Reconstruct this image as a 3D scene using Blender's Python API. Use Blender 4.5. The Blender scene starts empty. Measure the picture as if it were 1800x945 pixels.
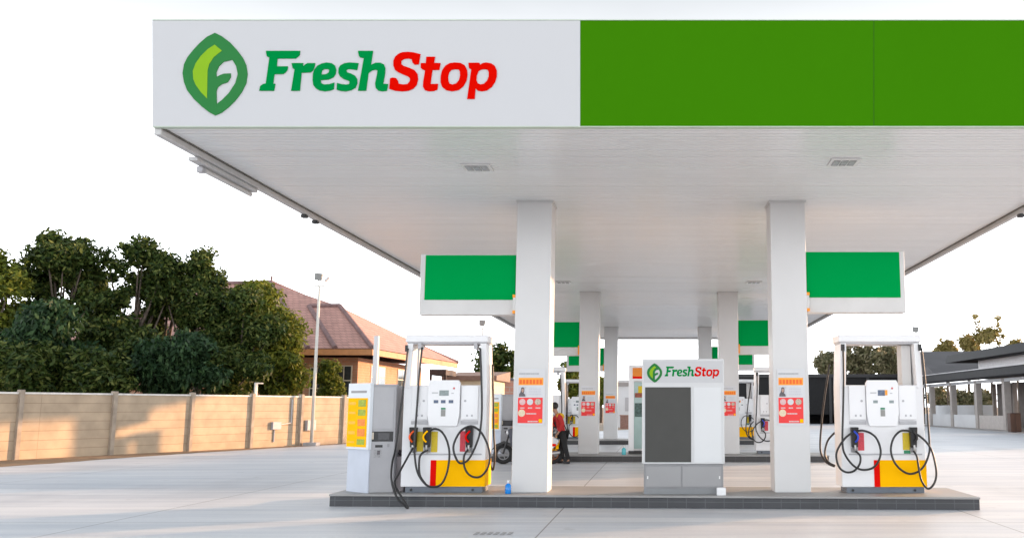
import bpy, math, random
import numpy as np
from mathutils import Vector, Matrix
from mathutils.geometry import tessellate_polygon

# ------------------------------------------------------------------ camera, sky, sun, exposure
SC = bpy.context.scene
COL = SC.collection
F, PX, PY, H = 1666.0, 1159.0, 472.5, 1.6          # lens in photo pixels, principal point, eye height
T = math.atan(242.0 / F); CT, ST = math.cos(T), math.sin(T)

cam_d = bpy.data.cameras.new('camera'); cam = bpy.data.objects.new('camera', cam_d); COL.objects.link(cam)
cam.location = (0, 0, H); cam.rotation_euler = (math.pi / 2 + T, 0, 0)
cam_d.sensor_width = 36; cam_d.lens = F / 1800 * 36
cam_d.shift_x = -(PX - 900) / 1800; cam_d.clip_start = .1; cam_d.clip_end = 6000
SC.camera = cam
SC.render.resolution_x, SC.render.resolution_y = 1024, 537

SUN_EL, SUN_AZ = math.radians(7.2), math.radians(33)      # azimuth measured from +X towards +Y
w = bpy.data.worlds.new('World'); SC.world = w; w.use_nodes = True
nt = w.node_tree; bg = nt.nodes['Background']
sky = nt.nodes.new('ShaderNodeTexSky'); sky.sky_type = 'NISHITA'; sky.sun_disc = False
sky.sun_elevation = SUN_EL; sky.sun_rotation = math.pi / 2 - SUN_AZ
sky.air_density = 1.0; sky.dust_density = 4.0; sky.ozone_density = 1.0
hs = nt.nodes.new('ShaderNodeHueSaturation'); hs.inputs['Saturation'].default_value = .22; hs.inputs['Value'].default_value = .32
add = nt.nodes.new('ShaderNodeMixRGB'); add.blend_type = 'ADD'; add.inputs[0].default_value = 1
# thin overcast veil over the whole dome, brighter towards the hazy horizon
wtc = nt.nodes.new('ShaderNodeTexCoord'); wsp = nt.nodes.new('ShaderNodeSeparateXYZ'); nt.links.new(wtc.outputs['Generated'], wsp.inputs[0])
wcr = nt.nodes.new('ShaderNodeValToRGB'); nt.links.new(wsp.outputs[2], wcr.inputs[0])
we = wcr.color_ramp.elements; we[0].position = 0; we[0].color = (.93, .96, 1.0, 1); we[1].position = 1; we[1].color = (.22, .24, .27, 1)
for pos_, c_ in ((.14, (.88, .91, .95, 1)), (.30, (.245, .252, .258, 1)), (.45, (.10, .106, .114, 1))):
    q_ = we.new(pos_); q_.color = c_
wml = nt.nodes.new('ShaderNodeVectorMath'); wml.operation = 'SCALE'; wml.inputs['Scale'].default_value = 10.5
nt.links.new(wcr.outputs[0], wml.inputs[0]); wno = nt.nodes.new('ShaderNodeTexNoise'); wno.inputs['Scale'].default_value = 2.2; wno.inputs['Detail'].default_value = 5   # faint cloud
wmp = nt.nodes.new('ShaderNodeMapping'); wmp.inputs['Scale'].default_value = (1, 1, 3.5)
nt.links.new(wtc.outputs['Generated'], wmp.inputs[0]); nt.links.new(wmp.outputs[0], wno.inputs['Vector'])
wmr = nt.nodes.new('ShaderNodeMapRange'); wmr.inputs[1].default_value = .35; wmr.inputs[2].default_value = .65; wmr.inputs[3].default_value = 9.6; wmr.inputs[4].default_value = 11.6
nt.links.new(wno.outputs['Fac'], wmr.inputs[0]); nt.links.new(wmr.outputs[0], wml.inputs['Scale'])
nt.links.new(wml.outputs[0], add.inputs[2])
nt.links.new(sky.outputs[0], hs.inputs['Color']); nt.links.new(hs.outputs[0], add.inputs[1])
nt.links.new(add.outputs[0], bg.inputs[0]); bg.inputs[1].default_value = .1
sun_d = bpy.data.lights.new('sun', 'SUN'); sun = bpy.data.objects.new('sun', sun_d); COL.objects.link(sun)
sun_d.energy = 2.2; sun_d.angle = math.radians(.8); sun_d.color = (1, .57, .29)
sdir = Vector((math.cos(SUN_AZ) * math.cos(SUN_EL), math.sin(SUN_AZ) * math.cos(SUN_EL), math.sin(SUN_EL)))
sun.rotation_euler = sdir.to_track_quat('Z', 'Y').to_euler(); sun.location = (30, 30, 30)
vs = SC.view_settings; vs.view_transform = 'Standard'; vs.look = 'None'; vs.gamma = 1; vs.use_curve_mapping = False
vs.exposure = 2.0

# ------------------------------------------------------------------ helpers
def P(u, v, Y):
    """photo pixel + distance along Y -> world point"""
    x = (u - PX) / F; y = -(v - PY) / F
    dy = CT - y * ST; dz = ST + y * CT; k = Y / dy
    return Vector((x * k, Y, H + dz * k))

def S(r, g, b):
    f = lambda c: (c / 255 / 12.92) if c / 255 <= .04045 else ((c / 255 + .055) / 1.055) ** 2.4
    return (f(r), f(g), f(b))

MATS = {}
def mat(name, col, rough=.5, metal=0, var=.05, scale=4, bump=0, bscale=40, stretch=None, coat=0, trans=0, alpha=None, spec=None):
    if name in MATS: return MATS[name]
    m = bpy.data.materials.new(name); m.use_nodes = True; n = m.node_tree; b = n.nodes['Principled BSDF']
    b.inputs['Roughness'].default_value = rough; b.inputs['Metallic'].default_value = metal
    tc = n.nodes.new('ShaderNodeTexCoord'); mp = n.nodes.new('ShaderNodeMapping')
    if stretch: mp.inputs['Scale'].default_value = stretch
    n.links.new(tc.outputs['Object'], mp.inputs[0])
    no = n.nodes.new('ShaderNodeTexNoise'); no.inputs['Scale'].default_value = scale; no.inputs['Detail'].default_value = 6
    n.links.new(mp.outputs[0], no.inputs['Vector'])
    cr = n.nodes.new('ShaderNodeValToRGB')
    cr.color_ramp.elements[0].position = .3; cr.color_ramp.elements[1].position = .7
    cr.color_ramp.elements[0].color = tuple(c * (1 - var) for c in col) + (1,)
    cr.color_ramp.elements[1].color = tuple(min(1, c * (1 + var)) for c in col) + (1,)
    n.links.new(no.outputs['Fac'], cr.inputs[0]); n.links.new(cr.outputs[0], b.inputs['Base Color'])
    if bump:
        nb = n.nodes.new('ShaderNodeTexNoise'); nb.inputs['Scale'].default_value = bscale; nb.inputs['Detail'].default_value = 4
        n.links.new(mp.outputs[0], nb.inputs['Vector'])
        bp = n.nodes.new('ShaderNodeBump'); bp.inputs['Strength'].default_value = bump; bp.inputs['Distance'].default_value = .02
        n.links.new(nb.outputs['Fac'], bp.inputs['Height']); n.links.new(bp.outputs[0], b.inputs['Normal'])
    if coat: b.inputs['Coat Weight'].default_value = coat
    if spec is not None: b.inputs['Specular IOR Level'].default_value = spec
    if trans: b.inputs['Transmission Weight'].default_value = trans
    if alpha is not None: b.inputs['Alpha'].default_value = alpha
    MATS[name] = m; return m

def brick_mat(name, c1, c2, mortar, bw, bh, axis='xz', msize=.01, rough=.6, off=.5, bump=.3, var=.5, noise=.12):
    """axis: which two object-space directions the pattern runs along"""
    if name in MATS: return MATS[name]
    m = bpy.data.materials.new(name); m.use_nodes = True; n = m.node_tree; b = n.nodes['Principled BSDF']
    b.inputs['Roughness'].default_value = rough
    tc = n.nodes.new('ShaderNodeTexCoord'); sp = n.nodes.new('ShaderNodeSeparateXYZ'); cb = n.nodes.new('ShaderNodeCombineXYZ')
    n.links.new(tc.outputs['Object'], sp.inputs[0])
    idx = {'x': 0, 'y': 1, 'z': 2}
    if axis[0] == 's':                              # slanted: x + y
        ad = n.nodes.new('ShaderNodeMath'); n.links.new(sp.outputs[0], ad.inputs[0]); n.links.new(sp.outputs[1], ad.inputs[1])
        n.links.new(ad.outputs[0], cb.inputs[0])
    else: n.links.new(sp.outputs[idx[axis[0]]], cb.inputs[0])
    n.links.new(sp.outputs[idx[axis[1]]], cb.inputs[1])
    br = n.nodes.new('ShaderNodeTexBrick'); br.offset = off
    br.inputs['Color1'].default_value = c1 + (1,); br.inputs['Color2'].default_value = c2 + (1,); br.inputs['Mortar'].default_value = mortar + (1,)
    br.inputs['Scale'].default_value = 1; br.inputs['Mortar Size'].default_value = msize; br.inputs['Mortar Smooth'].default_value = .2
    br.inputs['Brick Width'].default_value = bw; br.inputs['Row Height'].default_value = bh
    n.links.new(cb.outputs[0], br.inputs['Vector'])
    no = n.nodes.new('ShaderNodeTexNoise'); no.inputs['Scale'].default_value = 1.7; no.inputs['Detail'].default_value = 8
    n.links.new(tc.outputs['Object'], no.inputs['Vector'])
    mr = n.nodes.new('ShaderNodeMapRange'); mr.inputs[1].default_value = .3; mr.inputs[2].default_value = .7
    mr.inputs[3].default_value = 1 - noise; mr.inputs[4].default_value = 1 + noise
    n.links.new(no.outputs['Fac'], mr.inputs[0])
    mx = n.nodes.new('ShaderNodeVectorMath'); mx.operation = 'SCALE'
    n.links.new(br.outputs[0], mx.inputs[0]); n.links.new(mr.outputs[0], mx.inputs['Scale'])
    n.links.new(mx.outputs[0], b.inputs['Base Color'])
    bp = n.nodes.new('ShaderNodeBump'); bp.invert = True; bp.inputs['Strength'].default_value = bump; bp.inputs['Distance'].default_value = .02
    n.links.new(br.outputs['Fac'], bp.inputs['Height']); n.links.new(bp.outputs[0], b.inputs['Normal'])
    MATS[name] = m; return m

def leaf_mat(name, cols, rough=.5):
    m = bpy.data.materials.new(name); m.use_nodes = True; n = m.node_tree; b = n.nodes['Principled BSDF']
    ge = n.nodes.new('ShaderNodeNewGeometry'); cr = n.nodes.new('ShaderNodeValToRGB')
    e = cr.color_ramp.elements
    e[0].color = cols[0] + (1,); e[1].color = cols[-1] + (1,)
    for i, c in enumerate(cols[1:-1]):
        q = e.new((i + 1) / (len(cols) - 1)); q.color = c + (1,)
    n.links.new(ge.outputs['Random Per Island'], cr.inputs[0]); n.links.new(cr.outputs[0], b.inputs['Base Color'])
    b.inputs['Roughness'].default_value = rough; b.inputs['Specular IOR Level'].default_value = .2
    tr = n.nodes.new('ShaderNodeBsdfTranslucent'); n.links.new(cr.outputs[0], tr.inputs[0])
    ms = n.nodes.new('ShaderNodeMixShader'); ms.inputs[0].default_value = .35
    n.links.new(b.outputs[0], ms.inputs[1]); n.links.new(tr.outputs[0], ms.inputs[2])
    n.links.new(ms.outputs[0], n.nodes['Material Output'].inputs[0])
    return m

def org(o):
    v = Vector((0, 0, 0))
    while o: v += o.location; o = o.parent
    return v

def thing(name, label, cat, loc=(0, 0, 0), group=None):
    o = bpy.data.objects.new(name, None); COL.objects.link(o); o.location = loc; o.empty_display_size = .2
    return tag(o, label, cat, group)

def tag(o, label=None, cat=None, group=None, kind=None):
    if label: o['label'] = label
    if cat: o['category'] = cat
    if group: o['group'] = group
    if kind: o['kind'] = kind
    return o

def copy_tree(o, parent=None):
    c = o.copy(); COL.objects.link(c)
    if parent: c.parent = parent
    for ch in [x for x in bpy.data.objects if x.parent == o]: copy_tree(ch, c)
    return c

class MB:
    """collects shapes in WORLD coordinates, builds one mesh object"""
    def __init__(s): s.v = []; s.f = []; s.mi = []; s.cur = 0
    def face(s, pts):
        k = len(s.v); s.v += [tuple(p) for p in pts]; s.f.append(tuple(range(k, k + len(pts)))); s.mi.append(s.cur); return s
    def prism(s, poly, z0, z1):
        k = len(s.v); n = len(poly)
        s.v += [(p[0], p[1], z0) for p in poly] + [(p[0], p[1], z1) for p in poly]
        s.f.append(tuple(range(k + n - 1, k - 1, -1))); s.f.append(tuple(range(k + n, k + 2 * n)))
        for i in range(n):
            j = (i + 1) % n; s.f.append((k + i, k + j, k + n + j, k + n + i))
        s.mi += [s.cur] * (n + 2); return s
    def box(s, x0, x1, y0, y1, z0, z1):
        return s.prism([(x0, y0), (x1, y0), (x1, y1), (x0, y1)], z0, z1)
    def hexa(s, b, t):
        """b, t: 4 points each"""
        k = len(s.v); s.v += [tuple(p) for p in b] + [tuple(p) for p in t]
        for q in ((3, 2, 1, 0), (4, 5, 6, 7), (0, 1, 5, 4), (1, 2, 6, 5), (2, 3, 7, 6), (3, 0, 4, 7)):
            s.f.append(tuple(k + i for i in q)); s.mi.append(s.cur)
        return s
    def xz(s, poly, y0, y1, holes=()):
        """flat outline in x,z extruded from y0 (front) to y1 (back)"""
        loops = [list(poly)] + [list(h) for h in holes]
        flat = [p for l in loops for p in l]; k = len(s.v); n = len(flat)
        s.v += [(p[0], y0, p[1]) for p in flat] + [(p[0], y1, p[1]) for p in flat]
        tris = tessellate_polygon([[Vector((p[0], p[1], 0)) for p in l] for l in loops])
        for a, b, c in tris:
            A, B, C = flat[a], flat[b], flat[c]
            cr = (B[0] - A[0]) * (C[1] - A[1]) - (B[1] - A[1]) * (C[0] - A[0])
            if cr < 0: b, c = c, b
            s.f.append((k + a, k + b, k + c)); s.f.append((k + n + a, k + n + c, k + n + b)); s.mi += [s.cur] * 2
        o = 0
        for li, l in enumerate(loops):
            m = len(l); ar = sum(l[i][0] * l[(i + 1) % m][1] - l[(i + 1) % m][0] * l[i][1] for i in range(m))
            flip = (ar < 0) != (li > 0)
            for i in range(m):
                a, b = o + i, o + (i + 1) % m
                q = (k + a, k + n + a, k + n + b, k + b)
                s.f.append(q if flip else q[::-1]); s.mi.append(s.cur)
            o += m
        return s
    def tube(s, pts, r, n=8, smooth=6, taper=None):
        pts = [Vector(p) for p in pts]
        if smooth and len(pts) > 2:
            q = []
            for i in range(len(pts) - 1):
                p0 = pts[max(i - 1, 0)]; p1 = pts[i]; p2 = pts[i + 1]; p3 = pts[min(i + 2, len(pts) - 1)]
                for j in range(smooth):
                    t = j / smooth
                    q.append(.5 * ((2 * p1) + (p2 - p0) * t + (2 * p0 - 5 * p1 + 4 * p2 - p3) * t * t + (3 * p1 - p0 - 3 * p2 + p3) * t ** 3))
            q.append(pts[-1]); pts = q
        k = len(s.v); m = len(pts)
        d = (pts[1] - pts[0]).normalized(); up = d.orthogonal().normalized()
        for i, p in enumerate(pts):
            if i: d = (pts[min(i + 1, m - 1)] - pts[i - 1]).normalized()
            up = (up - d * up.dot(d)).normalized(); sd = d.cross(up)
            rr = r if taper is None else r + (taper - r) * i / (m - 1)
            for j in range(n):
                a = 2 * math.pi * j / n; s.v.append(tuple(p + (up * math.cos(a) + sd * math.sin(a)) * rr))
        for i in range(m - 1):
            for j in range(n):
                a = k + i * n + j; b = k + i * n + (j + 1) % n
                s.f.append((a, b, b + n, a + n)); s.mi.append(s.cur)
        s.f.append(tuple(k + j for j in range(n - 1, -1, -1))); s.f.append(tuple(k + (m - 1) * n + j for j in range(n))); s.mi += [s.cur] * 2
        return s
    def cyl(s, p0, p1, r, n=16, r2=None): return s.tube([p0, p1], r, n, 0, taper=r2)
    def lathe(s, cx, cy, prof, n=16):
        k = len(s.v)
        for r, z in prof:
            for j in range(n):
                a = 2 * math.pi * j / n; s.v.append((cx + r * math.cos(a), cy + r * math.sin(a), z))
        for i in range(len(prof) - 1):
            for j in range(n):
                a = k + i * n + j; b = k + i * n + (j + 1) % n
                s.f.append((a, b, b + n, a + n)); s.mi.append(s.cur)
        s.f.append(tuple(k + j for j in range(n - 1, -1, -1))); s.f.append(tuple(k + (len(prof) - 1) * n + j for j in range(n))); s.mi += [s.cur] * 2
        return s
    def torus(s, c, R, r, axis='y', n=24, m=8):
        k = len(s.v); c = Vector(c)
        for i in range(n):
            a = 2 * math.pi * i / n
            for j in range(m):
                b = 2 * math.pi * j / m; q = R + r * math.cos(b)
                p = (q * math.cos(a), r * math.sin(b), q * math.sin(a)) if axis == 'y' else (q * math.cos(a), q * math.sin(a), r * math.sin(b))
                s.v.append(tuple(c + Vector(p)))
        for i in range(n):
            for j in range(m):
                s.f.append((k + i * m + j, k + ((i + 1) % n) * m + j, k + ((i + 1) % n) * m + (j + 1) % m, k + i * m + (j + 1) % m)); s.mi.append(s.cur)
        return s
    def ball(s, c, rx, ry, rz, n=14, m=9):
        k = len(s.v)
        for i in range(m + 1):
            t = math.pi * (i / m); t = min(max(t, .02), math.pi - .02)
            for j in range(n):
                a = 2 * math.pi * j / n
                s.v.append((c[0] + rx * math.sin(t) * math.cos(a), c[1] + ry * math.sin(t) * math.sin(a), c[2] - rz * math.cos(t)))
        for i in range(m):
            for j in range(n):
                a = k + i * n + j; b = k + i * n + (j + 1) % n
                s.f.append((a, b, b + n, a + n)); s.mi.append(s.cur)
        return s
    def build(s, name, mats, parent=None, bevel=0, smooth=False, loc=None):
        if not isinstance(mats, (list, tuple)): mats = [mats]
        o = org(parent) if parent else Vector(loc or (0, 0, 0))
        me = bpy.data.meshes.new(name)
        me.from_pydata([(a[0] - o.x, a[1] - o.y, a[2] - o.z) for a in s.v], [], s.f)
        for m in mats: me.materials.append(m)
        if len(mats) > 1: me.polygons.foreach_set('material_index', s.mi)
        if smooth: me.shade_smooth()
        me.validate(); me.update()
        ob = bpy.data.objects.new(name, me); COL.objects.link(ob)
        if parent: ob.parent = parent
        else: ob.location = o
        if bevel:
            bv = ob.modifiers.new('bevel', 'BEVEL'); bv.width = bevel; bv.segments = 2; bv.limit_method = 'ANGLE'; bv.angle_limit = math.radians(50)
        return ob

# ------------------------------------------------------------------ materials
WHITE = mat('white_enamel', (.77, .775, .79), .32, var=.03, scale=1.5, bump=.03, bscale=18)
COLW = mat('white_column_cladding', (.61, .61, .61), .38, var=.035, scale=.9, bump=.05, bscale=7)
OFFW = mat('offwhite_paint', (.60, .595, .585), .45, var=.05, scale=2)
SOFF = mat('white_ribbed_soffit', (.80, .815, .82), .25, var=.02, spec=.5, scale=.7, stretch=(.4, 2.2, 1))
TRIM = mat('canopy_trim_white', (.52, .52, .52), .4, var=.05)
FASW = mat('fascia_white_panel', (.535, .542, .555), .7, var=.008, scale=.5, spec=.1)
FASG = mat('fascia_green_panel', (.040, .186, .0025), .8, var=.015, scale=.5, spec=0)
FASG2 = mat('fascia_joint_dark', S(40, 95, 8), .6)
SIGNG = mat('flag_sign_green', (.0005, .30, .065), .8, var=.015, scale=1, spec=0)
LGD = mat('logo_leaf_green', (.035, .19, .055), .8, var=.02, spec=0)
LGL = mat('logo_lime', (.235, .43, .025), .8, var=.02, spec=0)
TXG = mat('lettering_green', (.0005, .22, .047), .8, var=.02, spec=0)
TXR = mat('lettering_red', (.62, .003, .0005), .8, var=.02, spec=0)
GREY = mat('grey_painted_steel', (.25, .25, .26), .45, var=.08, scale=3, bump=.04)
LGREY = mat('light_grey_steel', (.42, .42, .44), .4, var=.06, scale=3, bump=.04)
DGREY = mat('charcoal_panel', (.082, .082, .078), .8, var=.04, spec=.1)
BLACK = mat('black_plastic', (.012, .012, .013), .4, var=.2)
RUB = mat('black_hose_rubber', (.014, .014, .015), .42, var=.2, bump=.05)
YEL = mat('yellow_panel', (1.0, .50, .0), .6, var=.02, spec=.05)
RED = mat('red_stripe', (.75, .004, .001), .6, var=.03, spec=.05)
ORG = mat('orange_plastic', S(240, 150, 0), .45, var=.04)
LABY = mat('label_yellow', S(205, 178, 10), .5, var=.08, scale=30)
LABR = mat('label_red', S(205, 60, 75), .5, var=.15, scale=40)
LABG = mat('label_green', S(20, 125, 85), .5)
BLUE = mat('blue_plastic', S(20, 65, 190), .4)
STEEL = mat('galvanised_steel', (.45, .45, .45), .38, .7, var=.12, scale=9)
PALEP = mat('pale_pole_paint', (.62, .60, .55), .5, var=.06)
GLASSG = mat('greenish_display_glass', (.30, .42, .40), .12, var=.12, scale=2)
BLUEG = mat('dark_screen', (.06, .09, .16), .15, var=.3, scale=25)
GRN_LCD = mat('lcd_grey_green', (.22, .27, .27), .2, var=.2, scale=30)
PLINTH = mat('plinth_blue_grey', (.13, .15, .18), .5, var=.1)
PAPER = mat('poster_paper', (.62, .63, .65), .5, var=.03)
PORG = mat('poster_orange', S(246, 160, 40), .5, var=.05)
PRED = mat('poster_red', S(232, 44, 44), .45, var=.04)
PORD = mat('poster_orange_dark', S(236, 104, 20), .5)
SKINP = mat('printed_skin_tone', (.45, .28, .22), .5)
PDK = mat('poster_photo_dark', (.10, .09, .10), .5, var=.6, scale=30)
PGY = mat('poster_print_grey', (.38, .39, .42), .5)
PPK = mat('poster_pale_pink', (.68, .45, .45), .5, var=.2, scale=40)

# ------------------------------------------------------------------ the ground
def ground_mat():
    m = bpy.data.materials.new('forecourt_concrete'); m.use_nodes = True; n = m.node_tree; b = n.nodes['Principled BSDF']
    tc = n.nodes.new('ShaderNodeTexCoord'); L = n.links.new
    def noise(scale, st, det=6, rough=.55):
        mp = n.nodes.new('ShaderNodeMapping'); mp.inputs['Scale'].default_value = st; L(tc.outputs['Object'], mp.inputs[0])
        no = n.nodes.new('ShaderNodeTexNoise'); no.inputs['Scale'].default_value = scale; no.inputs['Detail'].default_value = det
        no.inputs['Roughness'].default_value = rough; L(mp.outputs[0], no.inputs['Vector']); return no.outputs['Fac']
    def ramp(f, a, b_, c0, c1):
        r = n.nodes.new('ShaderNodeValToRGB'); r.color_ramp.elements[0].position = a; r.color_ramp.elements[1].position = b_
        r.color_ramp.elements[0].color = c0 + (1,); r.color_ramp.elements[1].color = c1 + (1,); L(f, r.inputs[0]); return r.outputs[0]
    def mul(a, b_):
        x = n.nodes.new('ShaderNodeMixRGB'); x.blend_type = 'MULTIPLY'; x.inputs[0].default_value = 1; L(a, x.inputs[1]); L(b_, x.inputs[2]); return x.outputs[0]
    base = ramp(noise(.35, (.35, 1, 1)), .32, .68, (.62, .64, .665), (.76, .765, .775))
    streak = ramp(noise(1.1, (.12, 1.6, 1), 8, .68), .38, .62, (.76, .785, .82), (1, .995, .985))  # concrete streaks; their cool and warm tints also paint sunlit stripes
    tyre = ramp(noise(.55, (.5, .16, 1), 5), .54, .68, (1, 1, 1), (.84, .84, .845))
    fine = ramp(noise(26, (1, 1, 1), 5), .3, .7, (.93, .93, .93), (1.0, 1.0, 1.0))
    oil = ramp(noise(1.9, (1, 1, 1), 3), .66, .73, (1, 1, 1), (.82, .82, .82))
    c = mul(mul(mul(mul(base, streak), tyre), fine), oil)
    br = n.nodes.new('ShaderNodeTexBrick'); br.offset = 0
    mp = n.nodes.new('ShaderNodeMapping'); mp.inputs['Location'].default_value = (1.53, 3.2, 0); L(tc.outputs['Object'], mp.inputs[0]); L(mp.outputs[0], br.inputs['Vector'])
    br.inputs['Color1'].default_value = (1, 1, 1, 1); br.inputs['Color2'].default_value = (.94, .945, .95, 1); br.inputs['Mortar'].default_value = (.38, .37, .36, 1)
    br.inputs['Scale'].default_value = 1; br.inputs['Mortar Size'].default_value = .012; br.inputs['Mortar Smooth'].default_value = .3
    br.inputs['Brick Width'].default_value = 6.2; br.inputs['Row Height'].default_value = 5.6
    c = mul(c, br.outputs[0]); L(c, b.inputs['Base Color'])
    rr = n.nodes.new('ShaderNodeMapRange'); rr.inputs[3].default_value = .38; rr.inputs[4].default_value = .62; L(noise(.8, (.3, 1.2, 1)), rr.inputs[0]); L(rr.outputs[0], b.inputs['Roughness'])
    bp = n.nodes.new('ShaderNodeBump'); bp.inputs['Strength'].default_value = .15; bp.inputs['Distance'].default_value = .01; L(noise(60, (1, 1, 1)), bp.inputs['Height']); L(bp.outputs[0], b.inputs['Normal'])
    return m
EARTH = mat('dry_earth', (.30, .25, .19), .9, var=.25, scale=.5, bump=.3, bscale=5)
SOIL = mat('brown_soil', (.24, .155, .09), .95, var=.3, scale=3, bump=.6, bscale=20)
tag(MB().face([(-1500, -500, 0), (1500, -500, 0), (1500, 3000, 0), (-1500, 3000, 0)]).build('ground', EARTH), kind='structure')
def wx(Y): return -13.96 + .44 * (Y - 42.3)          # line of the boundary wall
def gap(Y): return float(np.interp(Y, (20, 26, 33.2, 41.5, 60), (4.6, 3.4, 1.5, .42, .4)))
edge = [wx(Y) + gap(Y) for Y in range(-30, 151, 3)]
m = MB(); yy = list(range(-30, 151, 3))
m.face([(wx(Y) + gap(Y), Y, .004) for Y in yy][::-1] + [(-30 + 120, -30, .004), (90, 150, .004)])
tag(m.build('forecourt', ground_mat()), kind='structure')
mb = MB(); random.seed(3)
ys = [15 + i * .5 for i in range(90)]
def je(a): return wx(a) + gap(a) + .12 * math.sin(a * 1.3) * math.sin(a * .37) + .05 * math.sin(a * 5.1) + .05
for a, b in zip(ys[:-1], ys[1:]):
    mb.face([(wx(a) - .2, a, .009), (je(a), a, .009), (je(b), b, .009), (wx(b) - .2, b, .009)])
tag(mb.build('soil_strip', SOIL), kind='structure')

# ------------------------------------------------------------------ canopy
ZS, YF, YB, XL, XR = 5.12, 11.67, 48.8, -6.42, 6.52
can = thing('station_canopy', 'large flat white petrol station canopy with white and green front fascia on six square columns', 'canopy', (0, YF, 0))
mb = MB()
mb.box(XL + .06, XR - .06, YF + .06, YB, ZS + .055, ZS + .09); random.seed(1)
y = YF + .07
while y < YB - .14:
    a_, b_ = random.uniform(0, .0018), random.uniform(0, .0018)
    mb.hexa([(XL + .095, y, ZS + a_), (XR - .095, y, ZS + a_), (XR - .095, y + .109, ZS + b_), (XL + .095, y + .109, ZS + b_)],
            [(XL + .095, y, ZS + .05), (XR - .095, y, ZS + .05), (XR - .095, y + .109, ZS + .05), (XL + .095, y + .109, ZS + .05)])
    y += .128
mb.build('soffit', SOFF, can)
mb = MB(); mb.box(XL - .05, XR + .05, YF + .1, YB - .05, 6.0, 6.5); mb.build('roof_deck', OFFW, can)
# side lips, with the dark joint between lip and soffit
lip = MB()
for x0, x1 in ((XL - .03, XL + .06), (XR - .06, XR + .03)):
    lip.box(x0, x1, YF + .05, YB + .1, 5.03, 6.55)
lip.box(XL + .06, XR - .06, YB, YB + .1, 5.03, 6.55)
lip.build('edge_trim', TRIM, can, bevel=.008)
jo = MB()
for x0, x1 in ((XL + .06, XL + .095), (XR - .095, XR - .06)): jo.box(x0, x1, YF + .06, YB, 5.108, 5.16)
jo.build('edge_gasket', mat('dark_gasket', (.12, .115, .10), .7, var=.3, scale=8), can)
def FX(u, v): return P(u, v, YF).x
def FZ(v): return P(900, v, YF).z
zt, zb = FZ(37.5), FZ(222.5)
ptL, pbL, ptM, pbM = FX(269.5, 37.5), FX(269.5, 222.5), FX(1020, 37.5), FX(1020, 222.5)
mb = MB(); mb.xz([(pbL, zb), (pbM, zb), (ptM, zt), (ptL, zt)], YF - .02, YF + .06)
fw = mb.build('fascia_panel', FASW, can); fw['label'] = 'white fascia panel with the leaf emblem and shop lettering'
a, b = FX(1535.5, 37.5), FX(1535.5, 222.5); XE = XR + .05
mb = MB(); mb.xz([(pbM + .002, zb), (b - .004, zb), (a - .004, zt), (ptM + .002, zt)], YF - .02, YF + .06)
mb.build('fascia_panel', FASG, can)['label'] = 'plain green fascia panel beside the white one'
mb = MB(); mb.xz([(b + .004, zb), (XE, zb), (XE + .15, zt), (a + .004, zt)], YF - .02, YF + .06)
mb.build('fascia_panel', FASG, can)['label'] = 'plain green fascia panel at the canopy corner'
mb = MB(); mb.xz([(b - .004, zb), (b + .004, zb), (a + .004, zt), (a - .004, zt)], YF - .012, YF + .05); mb.build('fascia_joint', FASG2, can)
mb = MB(); mb.xz([(pbL, zb - .012), (XE, zb - .012), (XE, zb - .002), (pbL, zb - .002)], YF - .025, YF + .07)
mb.xz([(ptL, zt + .002), (XE + .15, zt + .002), (XE + .15, zt + .014), (ptL, zt + .014)], YF - .025, YF + .07)
mb.build('fascia_edge', mat('fascia_edge_pale', (.5, .58, .48), .5), can)

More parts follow.
